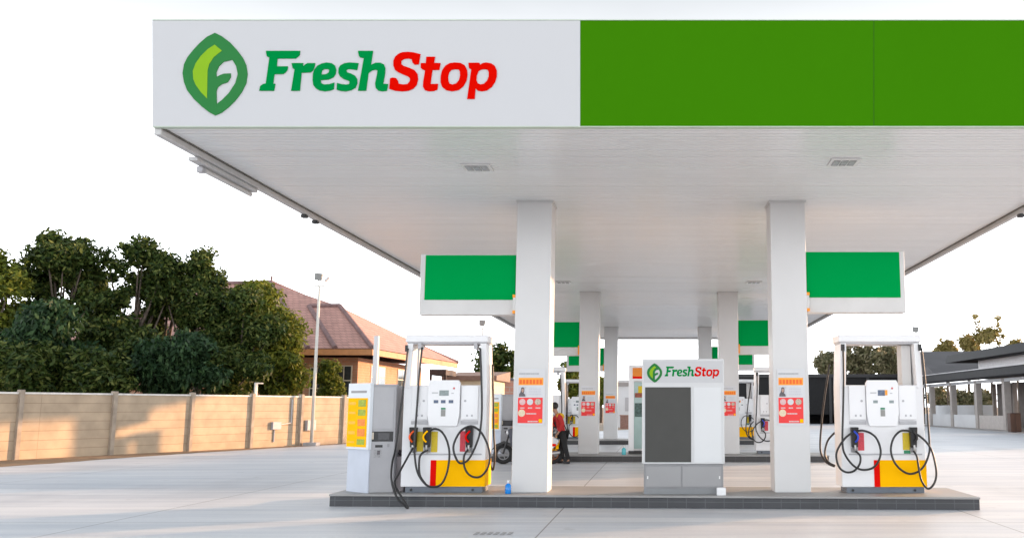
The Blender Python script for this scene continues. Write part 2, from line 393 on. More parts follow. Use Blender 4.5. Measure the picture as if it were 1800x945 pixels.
# lettering and emblem, outlines in pixels of enlarged crops of the photograph
Z1 = lambda L: [(450 + x / 9.45, 80 + y / 9.45) for x, y in L]
Z2 = lambda L: [(550 + x / 9.45, 80 + y / 9.45) for x, y in L]
Z3 = lambda L: [(680 + x / 9.45, 80 + y / 9.45) for x, y in L]
Z4 = lambda L: [(770 + x / 9.45, 80 + y / 9.45) for x, y in L]
Z5 = lambda L: [(315 + x / 5.73, 50 + y / 5.73) for x, y in L]
GL = {
 'F': (Z1([(180,106),(748,106),(738,175),(710,205),(670,232),(370,232),(360,362),(545,362),(538,420),(505,460),(470,488),(320,492),(300,650),(335,652),(315,765),(70,765),(85,690),(130,655),(178,645),(238,215),(195,195)]),),
 'r': (Z1([(605,308),(798,308),(793,365),(825,335),(870,308),(995,308),(985,370),(960,430),(920,460),(770,468),(742,765),(598,765),(655,410),(625,395)]),),
 'e': (Z2([(160,315),(240,298),(330,312),(380,350),(400,420),(390,490),(350,545),(270,580),(140,590),(150,640),(200,662),(290,655),(370,630),(360,740),(290,765),(210,775),(120,760),(60,725),(20,670),(8,590),(15,480),(40,410),(90,350)]),
       Z2([(165,430),(200,408),(265,405),(285,430),(275,465),(230,492),(160,498),(155,470)])),
 's': (Z2([(540,308),(620,298),(770,310),(745,425),(680,412),(600,405),(565,425),(580,460),(640,480),(710,515),(748,570),(748,650),(720,715),(650,755),(560,775),(470,768),(405,745),(415,635),(480,655),(560,665),(615,655),(620,610),(590,595),(520,570),(460,525),(435,470),(440,390),(470,345)]),),
 'h': (Z2([(760,106),(1010,106),(990,240),(975,338),(1050,302),(1130,302),(1190,330),(1215,390),(1210,470),(1178,650),(1260,655),(1240,765),(1170,775),(1100,765),(1055,720),(1045,640),(1075,500),(1085,430),(1050,415),(990,430),(935,475),(895,765),(762,765),(858,225),(800,215),(775,190)]),),
 'S': (Z3([(350,122),(450,130),(568,160),(540,328),(470,335),(435,300),(425,245),(370,232),(300,238),(250,270),(250,325),(290,355),(380,385),(470,425),(520,490),(528,580),(505,670),(450,730),(370,765),(270,775),(150,765),(50,735),(65,560),(100,548),(165,555),(195,600),(205,650),(280,662),(350,655),(390,610),(395,560),(360,530),(290,500),(200,460),(145,420),(118,350),(118,270),(145,205),(200,155),(270,128)]),),
 't': (Z3([(665,203),(812,203),(790,305),(900,308),(880,420),(765,422),(735,655),(860,650),(850,745),(790,770),(710,775),(640,755),(608,700),(612,620),(645,430),(600,412),(570,385),(573,308),(655,308)]),),
 'o': (Z4([(290,298),(380,305),(450,345),(490,420),(497,510),(480,600),(430,690),(350,755),(240,775),(140,755),(75,700),(50,630),(52,520),(75,430),(130,350),(200,310)]),
       Z4([(290,408),(350,412),(370,450),(372,520),(355,590),(310,645),(250,662),(200,650),(180,600),(175,530),(195,460),(230,420)])),
 'p': (Z4([(512,303),(695,303),(705,338),(750,306),(810,298),(890,312),(945,350),(982,430),(982,520),(955,620),(900,700),(820,760),(740,775),(670,765),(630,725),(615,902),(490,902),(560,410),(520,390)]),
       Z4([(770,408),(830,415),(850,460),(848,530),(820,600),(770,650),(710,662),(665,640),(645,590),(650,510),(680,440),(720,415)])),
}
LEAF = (Z5([(370,55),(440,90),(520,150),(590,225),(650,305),(685,380),(697,470),(685,560),(640,650),(580,730),(510,800),(440,855),(375,885),(310,850),(240,795),(160,720),(90,630),(60,550),(45,460),(60,370),(95,300),(150,230),(220,155),(290,95)]),
        Z5([(385,500),(385,450),(410,390),(460,345),(545,325),(585,390),(600,470),(575,560),(510,660),(440,730),(388,770),(385,640),(400,600),(440,570),(500,550),(530,500),(530,462),(460,465),(420,480)]))
LIME = Z5([(370,175),(442,235),(360,300),(315,370),(298,430),(293,715),(230,650),(180,580),(155,520),(150,440),(180,360),(230,290),(300,220)])
def brand(tr, y, parent, th=.012):
    q = lambda L: [tr(u, v) for u, v in L]
    m = MB(); m.xz(q(LEAF[0]), y - th, y - .001, [q(LEAF[1])]); em = m.build('leaf_emblem', LGD, parent)
    m = MB(); m.xz(q(LIME), y - th - .004, y - th + .002); m.build('leaf_highlight', LGL, em if parent.parent is None else parent)
    for ch in 'FreshStop':
        g = GL[ch]; m = MB(); m.xz(q(g[0]), y - th, y - .001, [q(h) for h in g[1:]])
        m.build('letter', TXG if ch in 'Fresh' else TXR, parent)
brand(lambda u, v: (FX(u, v), P(u, v, YF).z), YF - .02, fw)

# columns (parts of the canopy they carry)
COLS = [(-2.15, 16.03), (2.21, 16.03), (-2.15, 29.06), (2.12, 29.06), (-2.15, 42.1), (2.03, 42.1)]
for cx, cy in COLS:
    mb = MB(); mb.box(cx - .30, cx + .30, cy, cy + .60, .2, ZS + .03)
    c = mb.build('column', COLW, can, bevel=.012)
    MB().box(cx - .32, cx + .32, cy - .02, cy + .62, ZS - .035, ZS + .02).build('column_collar', TRIM, c, bevel=.006)
# small black wire clamps on the lips
for x, y in ((XL + .01, 16.8), (XL + .01, 17.35), (XR - .01, 16.75)):
    MB().box(x - .05, x + .05, y - .06, y + .06, 4.97, 5.028).build('cable_clamp', BLACK, can, bevel=.01)

# tube light fixture under the left lip
fx = thing('strip_light', 'long white strip light fixed under the left edge of the canopy', 'light', (XL - .16, 13.1, 4.93))
MB().box(XL - .10, XL + .03, 12.75, 14.75, 4.965, 5.02).build('housing', TRIM, fx, bevel=.01)
MB().tube([(XL - .06, 13.15, 4.925), (XL - .06, 14.7, 4.925)], .035, 10, 0).build('tube', OFFW, fx)
MB().box(XL - .11, XL - .02, 13.02, 13.12, 4.87, 4.955).build('end_cap', LGREY, fx, bevel=.01)

# recessed lights in the soffit
SLP = mat('soffit_light_frame', (.70, .70, .70), .4); SLD = mat('soffit_light_lens', (.30, .30, .31), .2, var=.3, scale=20)
def soffit_light(x, y, label):
    t = thing('ceiling_light', label, 'light', (x, y, ZS), 'square lights set into the canopy ceiling')
    fr = MB(); fr.xz([(0, 0)], 0, 0) if False else None
    fr.box(x - .21, x + .21, y - .20, y + .20, ZS - .022, ZS - .001); f = fr.build('frame', SLP, t, bevel=.005)
    for i in range(3):
        MB().box(x - .165 + i * .115, x - .165 + i * .115 + .095, y - .14, y + .14, ZS - .03, ZS - .023).build('lens', SLD, t)
for x, y, l in ((-2.7, 13.7, 'three-lens square light in the canopy ceiling before the front left column'),
                (2.68, 13.4, 'three-lens square light in the canopy ceiling before the front right column'),
                (-2.74, 26.8, 'square ceiling light between the front and middle left columns'),
                (2.70, 26.8, 'square ceiling light between the front and middle right columns')):
    soffit_light(x, y, l)

# ------------------------------------------------------------------ pump islands
TILE = brick_mat('kerb_tiles_dark', (.030, .032, .038), (.040, .042, .047), (.075, .08, .085), .30, .105, 'xz', .006, .35, 0, .25)
TILE2 = brick_mat('kerb_tiles_black', (.03, .03, .032), (.035, .035, .038), (.06, .06, .06), .30, .105, 'xz', .006, .4, 0, .25)
ITOP = mat('island_top_concrete', (.30, .295, .29), .55, var=.12, scale=1.2, bump=.1)
def island(x0, x1, yl, yr, depth, tile, label):
    t = thing('pump_island', label, 'pump island', ((x0 + x1) / 2, (yl + yr) / 2, 0), 'raised kerbed islands under the canopy')
    q = lambda d, e: [(x0 - e, yl - e), (x1 + e, yr - e), (x1 + e, yr + depth + e), (x0 - e, yl + depth + e)]
    MB().prism(q(0, 0), 0, .165).build('tiled_kerb', tile, t, bevel=.01)
    MB().prism(q(0, .012), .165, .2).build('top_slab', ITOP, t, bevel=.01)
    return t
island(-5.36, 5.02, 15.78, 15.22, 1.75, TILE, 'front grey tiled island under the white cabinet and two front pumps')
island(-5.3, 4.95, 28.35, 28.15, 1.9, TILE2, 'dark kerbed island behind, where the fuel attendant stands')
island(-5.3, 4.8, 41.3, 41.2, 1.9, TILE2, 'rearmost dark kerbed island under the last columns')

# ------------------------------------------------------------------ flag signs
def flag_sign(side, cy, cx, label):
    w_out, gz = (4.11, (3.41, 4.18)) if side < 0 else (4.22, (3.45, 4.235))
    xi = cx + side * .30; xo = side * w_out; x0, x1 = sorted((xi + side * .01, xo))
    t = thing('flag_sign', label, 'sign', (xi, cy, 3.1), 'green panels sticking out from the columns')
    MB().box(x0, x1, cy + .10, cy + .34, gz[0] - .26, gz[1] + .02).build('sign_box', OFFW, t, bevel=.012)
    g0, g1 = (x0 + .09, x1 - .005) if side < 0 else (x0 + .005, x1 - .09)
    MB().box(g0, g1, cy + .085, cy + .098, gz[0], gz[1]).build('green_panel', SIGNG, t)
    m = MB(); xa, xb = sorted((xi - side * .005, xi + side * .045))
    m.box(xa, xb, cy + .02, cy + .098, gz[0] - .23, gz[0] + .05)
    bx = m.build('bracket', ORG if cy > 20 else OFFW, t, bevel=.004)
    if cy < 20:
        for z in (gz[0] + .03, gz[0] - .24):
            MB().box(xa - .004, xb + .004, cy + .012, cy + .1, z, z + .05).build('bracket_clip', ORG, bx)
SG = [(-1, 0, 'wide green panel on the left of the front left column'), (1, 1, 'wide green panel on the right of the front right column'),
      (-1, 2, 'green panel seen between the front and middle left columns'), (1, 3, 'green panel seen between the front and middle right columns'),
      (-1, 4, 'farthest small green panel on the rear left column'), (1, 5, 'farthest small green panel on the rear right column')]
for sd, i, l in SG: flag_sign(sd, COLS[i][1], COLS[i][0], l)

# ------------------------------------------------------------------ posters on the columns
def poster(cx, cy, label):
    z0, z1 = 1.29, 2.235; x0, x1 = cx - .235, cx + .235; y = cy - .014
    t = thing('poster', label, 'poster', (cx, cy, z0), 'red and orange posters on the column fronts')
    MB().box(x0, x1, y, cy - .001, z0, z1).build('board', PAPER, t, bevel=.004)
    W = x1 - x0; Hh = z1 - z0
    bx = lambda a, b, c, d, m, n, k=.003: MB().box(x0 + a * W, x0 + b * W, y - k, y - .0005, z1 - d * Hh, z1 - c * Hh).build(n, m, t)
    m = MB()
    a = .06
    random.seed(5)
    while a < .76:
        wd = random.uniform(.012, .03); m.box(x0 + a * W, x0 + (a + wd) * W, y - .003, y - .0005, z1 - .105 * Hh, z1 - .075 * Hh); a += wd + .012
    m.build('heading_print', PGY, t)
    ob = bx(.05, .93, .16, .29, PORG, 'orange_band')
    m = MB()
    for i in range(7): m.box(x0 + (.08 + i * .12) * W, x0 + (.08 + i * .12 + .085) * W, y - .006, y - .0035, z1 - .27 * Hh, z1 - .195 * Hh)
    m.build('band_print', PORD, ob)
    ph = bx(.05, .33, .315, .495, mat('photo_backdrop', (.55, .56, .60), .5, var=.1, scale=20), 'portrait_photo')
    p = lambda a, c: (x0 + a * W, z1 - c * Hh)
    m = MB(); m.xz([p(.07, .49), p(.08, .44), p(.12, .42), p(.14, .38), p(.15, .335), p(.21, .325), p(.26, .345), p(.26, .40), p(.24, .43), p(.29, .455), p(.30, .49)], y - .006, y - .0035)
    m.build('portrait_figure', PDK, ph)
    m = MB(); m.xz([p(.17, .41), p(.16, .375), p(.19, .35), p(.235, .355), p(.24, .39), p(.21, .42)], y - .009, y - .0065); m.build('portrait_face', SKINP, ph)
    m = MB(); random.seed(8)
    for r in range(3):
        a = .42
        while a < .85:
            wd = random.uniform(.03, .07); m.box(x0 + a * W, x0 + (a + wd) * W, y - .003, y - .0005, z1 - (.375 + r * .045) * Hh, z1 - (.345 + r * .045) * Hh); a += wd + .015
    m.build('body_print', mat('poster_faint_print', (.55, .56, .60), .5), t)
    rp = bx(.04, .92, .51, .955, PRED, 'red_field')
    for i, (a, c) in enumerate(((.20, .585), (.47, .585), (.75, .585), (.18, .78))):
        m = MB(); r = .052 if i < 3 else .06
        m.xz([(x0 + a * W + r * math.cos(q * math.pi / 8), z1 - c * Hh + r * math.sin(q * math.pi / 8)) for q in range(16)], y - .007, y - .0035)
        m.build('roundel', [PPK, PAPER, mat('poster_mixed', (.5, .42, .33), .5, var=.4, scale=60), mat('poster_cream', (.72, .60, .42), .5, var=.15, scale=50)][i], rp)
    m = MB()
    for c0, a0, a1 in ((.68, .12, .28), (.68, .40, .55), (.68, .67, .84), (.78, .34, .70), (.915, .40, .76)): m.box(x0 + a0 * W, x0 + a1 * W, y - .006, y - .0035, z1 - (c0 + .022) * Hh, z1 - c0 * Hh)
    m.build('field_print', PPK, rp)
    MB().box(x0 + .79 * W, x0 + .91 * W, y - .006, y - .0035, z1 - .945 * Hh, z1 - .885 * Hh).build('yellow_mark', YEL, rp)
PL = ['front left', 'front right', 'middle left', 'middle right', 'rear left', 'rear right']
for (cx, cy), l in zip(COLS, PL): poster(cx, cy, 'red and orange poster on the face of the %s column' % l)

# ------------------------------------------------------------------ fuel pumps
def hose(pts, root, r=.0175):
    MB().tube(pts, r, 8, 7).build('hose', RUB, root, smooth=True)
def nozzle(x, yf, z0, z1, root, grip, gm):
    """holster boot with a nozzle hung in it; z1 top"""
    m = MB(); w_ = .062
    m.hexa([(x - w_ * .8, yf - .075, z0 + .06), (x + w_ * .8, yf - .075, z0 + .06), (x + w_ * .8, yf, z0 + .06), (x - w_ * .8, yf, z0 + .06)],
           [(x - w_, yf - .12, z1), (x + w_, yf - .12, z1), (x + w_, yf, z1), (x - w_, yf, z1)])
    n = m.build('nozzle', BLACK, root, bevel=.012)
    m = MB(); m.tube([(x, yf - .09, z0 + .10), (x + .004, yf - .085, z0 + .03), (x + .015, yf - .05, z0 - .02)], .017, 10, 4); m.build('spout', STEEL, n)
    m = MB(); m.tube([(x - grip * .02, yf - .12, z1 - .06), (x + grip * .035, yf - .145, z1 - .13), (x + grip * .035, yf - .145, z1 - .19), (x, yf - .115, z1 - .24)], .016, 8, 5); m.build('trigger', gm, n)
    MB().box(x - .05, x + .05, yf - .03, yf - .002, z0 - .02, z0 + .055).build('drip_tray', GREY, root, bevel=.005)
def pump(cx, yf, label, kind):
    """kind L / R: the printed and coloured side differs as in the photo. yf = front face"""
    HW, D, ZB = .695, .58, .2
    t = thing('fuel_pump', label, 'fuel pump', (cx, yf, ZB), 'white fuel pumps with yellow bases')
    MB().box(cx - .62, cx + .66, yf + .03, yf + D - .03, ZB, ZB + .095).build('plinth', PLINTH, t, bevel=.006)
    for x in (-.52, .50): MB().cyl((cx + x, yf + .03, ZB + .045), (cx + x, yf + .015, ZB + .045), .022, 8).build('plinth_bolt', BLACK, t)
    # lower body with coloured panels
    m = MB(); m.box(cx - HW, cx + HW, yf + .012, yf + D, ZB + .095, ZB + 1.76); m.build('body', WHITE, t, bevel=.012)
    zl = P(0, 808, yf).z; zk = ZB + .10
    sx = -.205 if kind == 'L' else -.165
    MB().box(cx + sx, cx + sx + .095, yf + .002, yf + .011, zk, zl).build('red_stripe', RED, t)
    MB().box(cx + sx + .097, cx + HW + .004, yf + .002, yf + D + .004, zk, zl).build('yellow_panel', YEL, t)
    MB().box(cx - HW + .12, cx + HW - .06, yf - .006, yf + .011, P(0, 799, yf).z, P(0, 796.5, yf).z).build('ledge', LGREY, t)
    # legs and top beam
    for s in (-1, 1):
        m = MB(); x0, x1 = sorted((cx + s * (HW + .0), cx + s * (HW - .10)))
        m.hexa([(x0, yf, ZB + 1.70), (x1, yf, ZB + 1.70), (x1, yf + D, ZB + 1.70), (x0, yf + D, ZB + 1.70)],
               [(x0 - s * .03, yf + .0, ZB + 2.46), (x1 - s * .03, yf + .0, ZB + 2.46), (x1 - s * .03, yf + D, ZB + 2.46), (x0 - s * .03, yf + D, ZB + 2.46)])
        m.build('leg', WHITE, t, bevel=.008)
    MB().box(cx - .695, cx + .695, yf - .01, yf + D + .01, ZB + 2.475, ZB + 2.60).build('top_beam', WHITE, t, bevel=.02)
    MB().box(cx - .67, cx + .67, yf + .03, yf + D - .03, ZB + 2.445, ZB + 2.474).build('beam_soffit', LGREY, t)
    # cross tray of the nozzle bay and the side panels
    zp0, zp1 = P(0, 737, yf).z, P(0, 677, yf).z
    for x0, x1 in ((cx - .55, cx - .275), (cx + .275, cx + .56)):
        p = MB().box(x0, x1, yf - .03, yf + .011, zp0, zp1).build('side_panel', WHITE, t, bevel=.008)
        xm = x1 - .07 if x0 < cx else x0 + .07
        MB().cyl((xm, yf - .0305, P(0, 704, yf).z), (xm, yf - .036, P(0, 704, yf).z), .02, 12).build('lock', LGREY, p)
        for dx in (-.05, .03): MB().box((x0 + x1) / 2 + dx, (x0 + x1) / 2 + dx + .03, yf - .034, yf - .0305, zp0 + .05, zp0 + .085).build('label_mark', LGREY, p)
        MB().box(x0, x1, yf - .012, yf + .011, zp0 - .075, zp0 - .02).build('painted_shadow', LGREY, t)  # grey strip painted as the shadow below the side panel
    zh0, zh1 = P(0, 748, yf).z, P(0, 668, yf).z
    m = MB(); c = cx - .005
    m.xz([(c - .235, zh0 + .02), (c - .215, zh0), (c + .215, zh0), (c + .235, zh0 + .02), (c + .265, zh0 + .2), (c + .265, zh1 - .05), (c + .235, zh1), (c - .235, zh1), (c - .265, zh1 - .05), (c - .265, zh0 + .2)], yf - .07, yf + .011)
    hd = m.build('display_head', WHITE, t, bevel=.015)
    fr = yf - .07
    B = lambda a, b, z0, z1, mt, n: MB().box(c + a, c + b, fr - .005, fr - .0005, P(0, z1, yf).z, P(0, z0, yf).z).build(n, mt, hd)
    if kind == 'L':
        B(-.075, .08, 685.5, 695, GRN_LCD, 'screen')
        for a in (-.165, -.045, .085): B(a, a + .075, 702.5, 708, BLUEG, 'keypad')
    else:
        B(-.075, .04, 685, 695, BLUEG, 'screen'); B(.045, .085, 685, 694, PORG, 'screen_label')
        for a in (-.155, .11): B(a, a + .075, 703, 708, GRN_LCD, 'keypad')
    B(-.04, .035, 716, 719, LABG, 'slot_label'); B(-.04, .035, 719.5, 731, mat('slot_grey', (.25, .25, .24), .4), 'card_slot')
    B(-.20, -.10, 689, 691, LGREY, 'print_mark'); B(.125, .165, 690, 691.5, LGREY, 'print_mark')
    MB().ball((c + .165, fr - .002, P(0, 682, yf).z), .018, .006, .018, 10, 6).build('red_emblem', mat('dull_red', (.55, .12, .12), .4), hd)
    zn1, zn0 = P(0, 750, yf).z, P(0, 792, yf).z
    X = lambda u, v: P(u, v, yf).x - (CXL if kind == 'L' else CXR) + cx
    lab = lambda u0, u1, v0, v1, mt: MB().box(X(u0, 775), X(u1, 775), yf + .002, yf + .011, P(0, v1, yf).z, P(0, v0, yf).z).build('grade_label', mt, t)
    if kind == 'L':
        lab(733, 744, 758, 793, LABY); lab(758, 769, 758, 794, LABY); lab(808.5, 818, 757, 793, LABR)
        nozzle(X(728, 770), yf, zn0, zn1, t, -1, mat('orange_grip', S(240, 90, 10), .5)); nozzle(X(752, 770), yf, zn0, zn1, t, -1, YEL); nozzle(X(826, 770), yf, zn0, zn1, t, -1, RED)
    else:
        lab(1508, 1519, 760, 791, LABR); lab(1587, 1599, 760, 790, LABY); lab(1588.5, 1600, 791, 798, LABG)
        nozzle(X(1501, 770), yf, zn0, zn1, t, 1, BLUE); nozzle(X(1604, 770), yf, zn0, zn1, t, 1, BLACK)
    def HP(L, dy0=.14):
        out = []
        for q in L:
            d = q[2] if len(q) > 2 else dy0
            p = P(q[0], q[1], yf - d); base = CXL if kind == 'L' else CXR
            # keep x relative to this pump (same local hose for every copy)
            out.append((p.x - base + cx, p.y, p.z))
        return out
    if kind == 'L':
        hose(HP([(717,612,.05),(713,650,.08),(708,690,.1),(701,742,.2),(695,789,.3),(689.5,812,.45),(688,842,.55),(697,872,.6),(712,889,.62),(717,891,.62),(708,876,.6),(694,850,.5),(701,832,.35),(716,804,.2),(726,786,.12)]), t)
        hose(HP([(742,610,.05),(737,660,.06),(733,715,.09),(729,770,.17),(729,800,.17),(735,832,.17),(752,853,.17),(773,852,.17),(785,832,.17),(790,800,.17),(786,775,.17),(776,758,.17),(764,753,.15),(755,757,.12)]), t)
        hose(HP([(752,790,.08),(741,797,.12),(737,808,.14),(738,834,.16),(748,850,.17)]), t)
        hose(HP([(844,612,.05),(846,660,.06),(847,720,.1),(844,757,.14),(838,778,.16),(829,798,.16),(820,810,.16),(808,813,.16),(800,801,.17),(797,784,.17),(803,767,.17),(812,755,.17),(825,748.5,.17),(836,751,.18),(847,761,.19),(857,781,.2),(861,801,.2),(858,820,.2),(847,835,.2),(835,838,.18),(823,832,.16),(816,818,.14),(816,800,.12),(824,788,.08)]), t)
        hose(HP([(866,640,-.45),(867,700,-.5),(868,760,-.6),(870,800,-.6),(866,825,-.6),(858,800,-.55),(858,770,-.6)]), t)
        MB().box(cx - .695, cx - .655, yf - .03, yf + .03, ZB + 2.32, ZB + 2.43).build('hose_anchor', BLACK, t, bevel=.005)
        MB().box(cx - .475, cx - .42, yf - .03, yf + .2, ZB + 2.36, ZB + 2.47).build('hose_anchor', LGREY, t, bevel=.005)
        MB().box(cx + .46, cx + .52, yf - .03, yf + .2, ZB + 2.36, ZB + 2.47).build('hose_anchor', LGREY, t, bevel=.005)
        MB().box(cx - .50, cx - .47, yf + .05, yf + .08, ZB + 1.76, ZB + 2.45).build('conduit', LGREY, t)
    else:
        hose(HP([(1482,610,.05),(1483,660,.06),(1482,720,.1),(1481,779,.16),(1487,801,.17),(1502,819,.17),(1518,825,.17),(1535,821,.17),(1545,808,.17),(1548,791,.17),(1542,772,.17),(1531,761,.17),(1516,756,.16),(1504,758,.12)]), t)
        hose(HP([(1504,792,.08),(1512,801,.13),(1511,815,.15),(1501,827,.17),(1487,829,.2),(1475,820,.22),(1470,801,.22),(1474,786,.22),(1486,769,.2),(1498,760,.13)]), t)
        hose(HP([(1620,612,.05),(1626,670,.06),(1631,737,.1),(1634,784,.16),(1632,800,.17),(1625,817,.17),(1614,828,.17),(1599,832,.17),(1584,825,.17),(1572,811,.17),(1566,791,.17),(1570,771,.17),(1581,758,.17),(1592,756,.16),(1602,758,.12)]), t)
        hose(HP([(1606,792,.08),(1612,803,.14),(1615,822,.2),(1620,844,.22),(1631,858,.22),(1642,849,.22),(1646,830,.22),(1641,801,.22),(1634,784,.2),(1623,771,.18),(1611,762,.13)]), t)
        hose(HP([(1458,640,-.5),(1449,700,-.6),(1444,745,-.75),(1442,790,-.75),(1452,811,-.75),(1467,819,-.7)]), t)
        hose(HP([(1467,760,-.6),(1455,774,-.75),(1450,796,-.75),(1456,811,-.75),(1468,818,-.7)]), t)
        for x in (-.63, .665): MB().box(cx + x - .03, cx + x + .03, yf - .03, yf + .03, ZB + 2.33, ZB + 2.44).build('hose_anchor', BLACK, t, bevel=.005)
        MB().box(cx + .40, cx + .56, yf + .2, yf + .5, ZB + 1.76, ZB + 2.44).build('hose_mast', OFFW, t, bevel=.008)
    return t
CXL, CXR = -3.585, 3.705
pl = pump(CXL, 16.0, 'front left pump with three nozzles, hose hanging over the kerb', 'L')
pr = pump(CXR, 15.93, 'front right pump with blue-gripped nozzle and hoses in wide loops', 'R')
for src, dx, dy, l in ((pl, 0, 13.03, 'left pump on the middle island, behind the attendant in red'), (pr, -.1, 13.1, 'right pump on the middle island, behind the front right column'),
                       (pl, 0, 26.1, 'left pump on the rearmost island, mostly hidden by columns'), (pr, -.22, 26.1, 'right pump on the rearmost island, mostly hidden by columns')):
    c = copy_tree(src); c.location = src.location + Vector((dx, dy, 0)); c['label'] = l

# ------------------------------------------------------------------ payment kiosks
def kiosk():
    y = 16.05; c0 = P(648, 862, y - .1); l0 = P(611, 862, y + .28); r0 = P(690.5, 862, y)
    t = thing('payment_kiosk', 'grey kiosk with yellow price board at the left end of the front island', 'kiosk', (c0.x, y, .2), 'grey kiosks with price boards on the islands')
    zt_ = P(0, 677, y).z
    MB().prism([(c0.x, c0.y), (r0.x, r0.y), (r0.x + .02, r0.y + .5), (l0.x + .03, l0.y + .45), (l0.x, l0.y)], .2, zt_).build('cabinet', mat('kiosk_grey', (.33, .33, .345), .42, .2, var=.06, scale=3), t, bevel=.01)
    d = (Vector((c0.x, c0.y, 0)) - Vector((l0.x, l0.y, 0))); L = d.length; d.normalize(); nrm = Vector((d.y, -d.x, 0))
    def slab(a, b, z0, z1, k0, k1, m, n, par):
        p = [Vector((l0.x, l0.y, 0)) + d * L * a + nrm * k0, Vector((l0.x, l0.y, 0)) + d * L * b + nrm * k0, Vector((l0.x, l0.y, 0)) + d * L * b + nrm * k1, Vector((l0.x, l0.y, 0)) + d * L * a + nrm * k1]
        return MB().prism([(q.x, q.y) for q in p][::-1], z0, z1).build(n, m, par)
    zz = lambda v: P(0, v, y).z
    slab(-.02, 1.0, .2, zz(789), .001, .02, mat('kiosk_pale_blue', (.50, .54, .62), .45, var=.04), 'side_panel', t)
    bd = slab(-.02, 1.04, zz(789), zz(673), .001, .06, mat('kiosk_white_board', (.66, .70, .74), .45, var=.02), 'price_board', t)
    m = MB()
    slab(.12, .86, zz(690), zz(686), .0605, .064, GREY, 'heading_print', bd)
    yb = slab(0.0, .93, zz(785), zz(699), .0605, .066, YEL, 'price_sheet', bd)
    rows = [(702, 714, 'g'), (719, 730, 'g'), (736, 748, 'o'), (753, 766, 'o'), (771, 781, 'g')]
    GO = {'g': mat('price_green', S(150, 165, 20), .5, var=.3, scale=30), 'o': mat('price_orange', S(240, 130, 10), .5, var=.2, scale=30)}
    for v0, v1, k in rows:
        slab(.50, .86, zz(v1), zz(v0), .0665, .069, GO[k], 'price_print', yb)
        slab(.06, .38, zz(v1 - 3), zz(v0 + 4), .0665, .069, mat('price_ochre', S(240, 180, 10), .5, var=.1, scale=40), 'grade_print', yb)
    # front: door, slot, display, sticker
    def fr(u0, u1, v0, v1, k, m, n, par=t, b=.0):
        f = lambda u: y - .1 + .1 * (u - 648) / 42.5
        a, b_ = P(u0, 800, f(u0)), P(u1, 800, f(u1))
        return MB().prism([(a.x, a.y - k), (b_.x, b_.y - k), (b_.x, b_.y + .01), (a.x, a.y + .01)], zz(v1), zz(v0)).build(n, m, par, bevel=b)
    dm = mat('kiosk_door_grey', (.36, .36, .375), .4, .2, var=.04)
    fr(651, 689, 680, 753, .012, dm, 'upper_door', b=.004)
    fr(650, 690, 757.5, 775, .016, BLACK, 'recess'); fr(651, 656, 759, 771, .02, PORG if False else mat('recess_cream', (.55, .48, .38), .5), 'recess_panel'); fr(664, 684, 760, 772, .022, mat('recess_dark', (.05, .05, .055), .25), 'reader')
    fr(659, 672, 781, 785.5, .01, BLACK, 'display'); s = fr(657, 671, 789, 803, .008, mat('sticker_grey', (.30, .30, .31), .5, var=.2, scale=40), 'sticker')
    fr(663, 668, 791, 798, .012, PDK, 'sticker_print', s); fr(680, 684, 779, 785, .01, GREY, 'lock')
    MB().prism([(c0.x - .0, c0.y + .0), (r0.x, r0.y - .0), (r0.x, r0.y + .1), (c0.x, c0.y + .1)], zt_ + .001, zt_ + .02).build('top_cap', LGREY, t)
    return t
kk = kiosk()
c = copy_tree(kk); c.location += Vector((0, 13.1, 0)); c['label'] = 'grey kiosk on the middle island, just left of the front left column'

# bin and post beside the kiosk
bn = thing('waste_bin', 'small grey-brown bin tucked between kiosk and front left pump', 'bin', P(700, 862, 16.35) * 1)
bn.location.z = .2
x0, x1 = P(689, 860, 16.3).x, P(712, 860, 16.3).x
MB().box(x0, x1, 16.2, 16.5, .2, .78).build('bin_body', mat('bin_taupe', (.25, .22, .23), .5, var=.15), bn, bevel=.02)
m = MB(); random.seed(2)
for i in range(5): m.ball((x0 + .02 + i * .035, 16.3 + random.uniform(-.05, .05), .82 + random.uniform(0, .03)), .045, .05, .045, 8, 5)
m.build('rubbish', mat('dark_rubbish', (.05, .04, .05), .6, var=.8, scale=20), bn)
pp = P(651, 820, 16.75)
po = thing('vent_post', 'thin pale grey post standing behind the front kiosk', 'post', (pp.x + .03, 16.75, .2))
MB().box(pp.x - .02, pp.x + .065, 16.70, 16.78, .21, P(0, 590, 16.75).z).build('shaft', mat('post_grey', (.5, .5, .51), .4, .3), po, bevel=.006)
MB().box(pp.x - .06, pp.x + .105, 16.66, 16.82, .2, .212).build('foot_plate', STEEL, po)

# ------------------------------------------------------------------ white cabinet with the shop name
YC = 15.72
cb = thing('sign_cabinet', 'white branded cabinet with large dark panel in the middle of the front island', 'cabinet', (P(1201, 868, YC).x, YC, .2))
xx = lambda u, v: P(u, v, YC).x; zc = lambda v: P(0, v, YC).z
MB().box(xx(1131.5, 868), xx(1272, 868), YC + .03, YC + .55, .2, zc(815) - .002).build('base', GREY, cb, bevel=.006)
for a, b in ((1135, 1197), (1199.5, 1268)):
    d = MB().box(xx(a, 840), xx(b, 840), YC + .02, YC + .031, zc(855), zc(819)).build('base_door', mat('base_door_grey', (.29, .29, .295), .4, .1, var=.05, scale=1.5), cb, bevel=.004)
    q = a + 3.5 if a < 1190 else b - 3
    MB().box(xx(q - 1, 840), xx(q + 1, 840), YC + .005, YC + .0195, zc(841), zc(836)).build('handle', mat('bright_metal', (.7, .7, .7), .3, .5), d)
MB().box(xx(1131.5, 860), xx(1272, 860), YC + .005, YC + .029, .2, zc(858)).build('kick_plate', mat('kick_grey', (.22, .23, .24), .5), cb, bevel=.004)
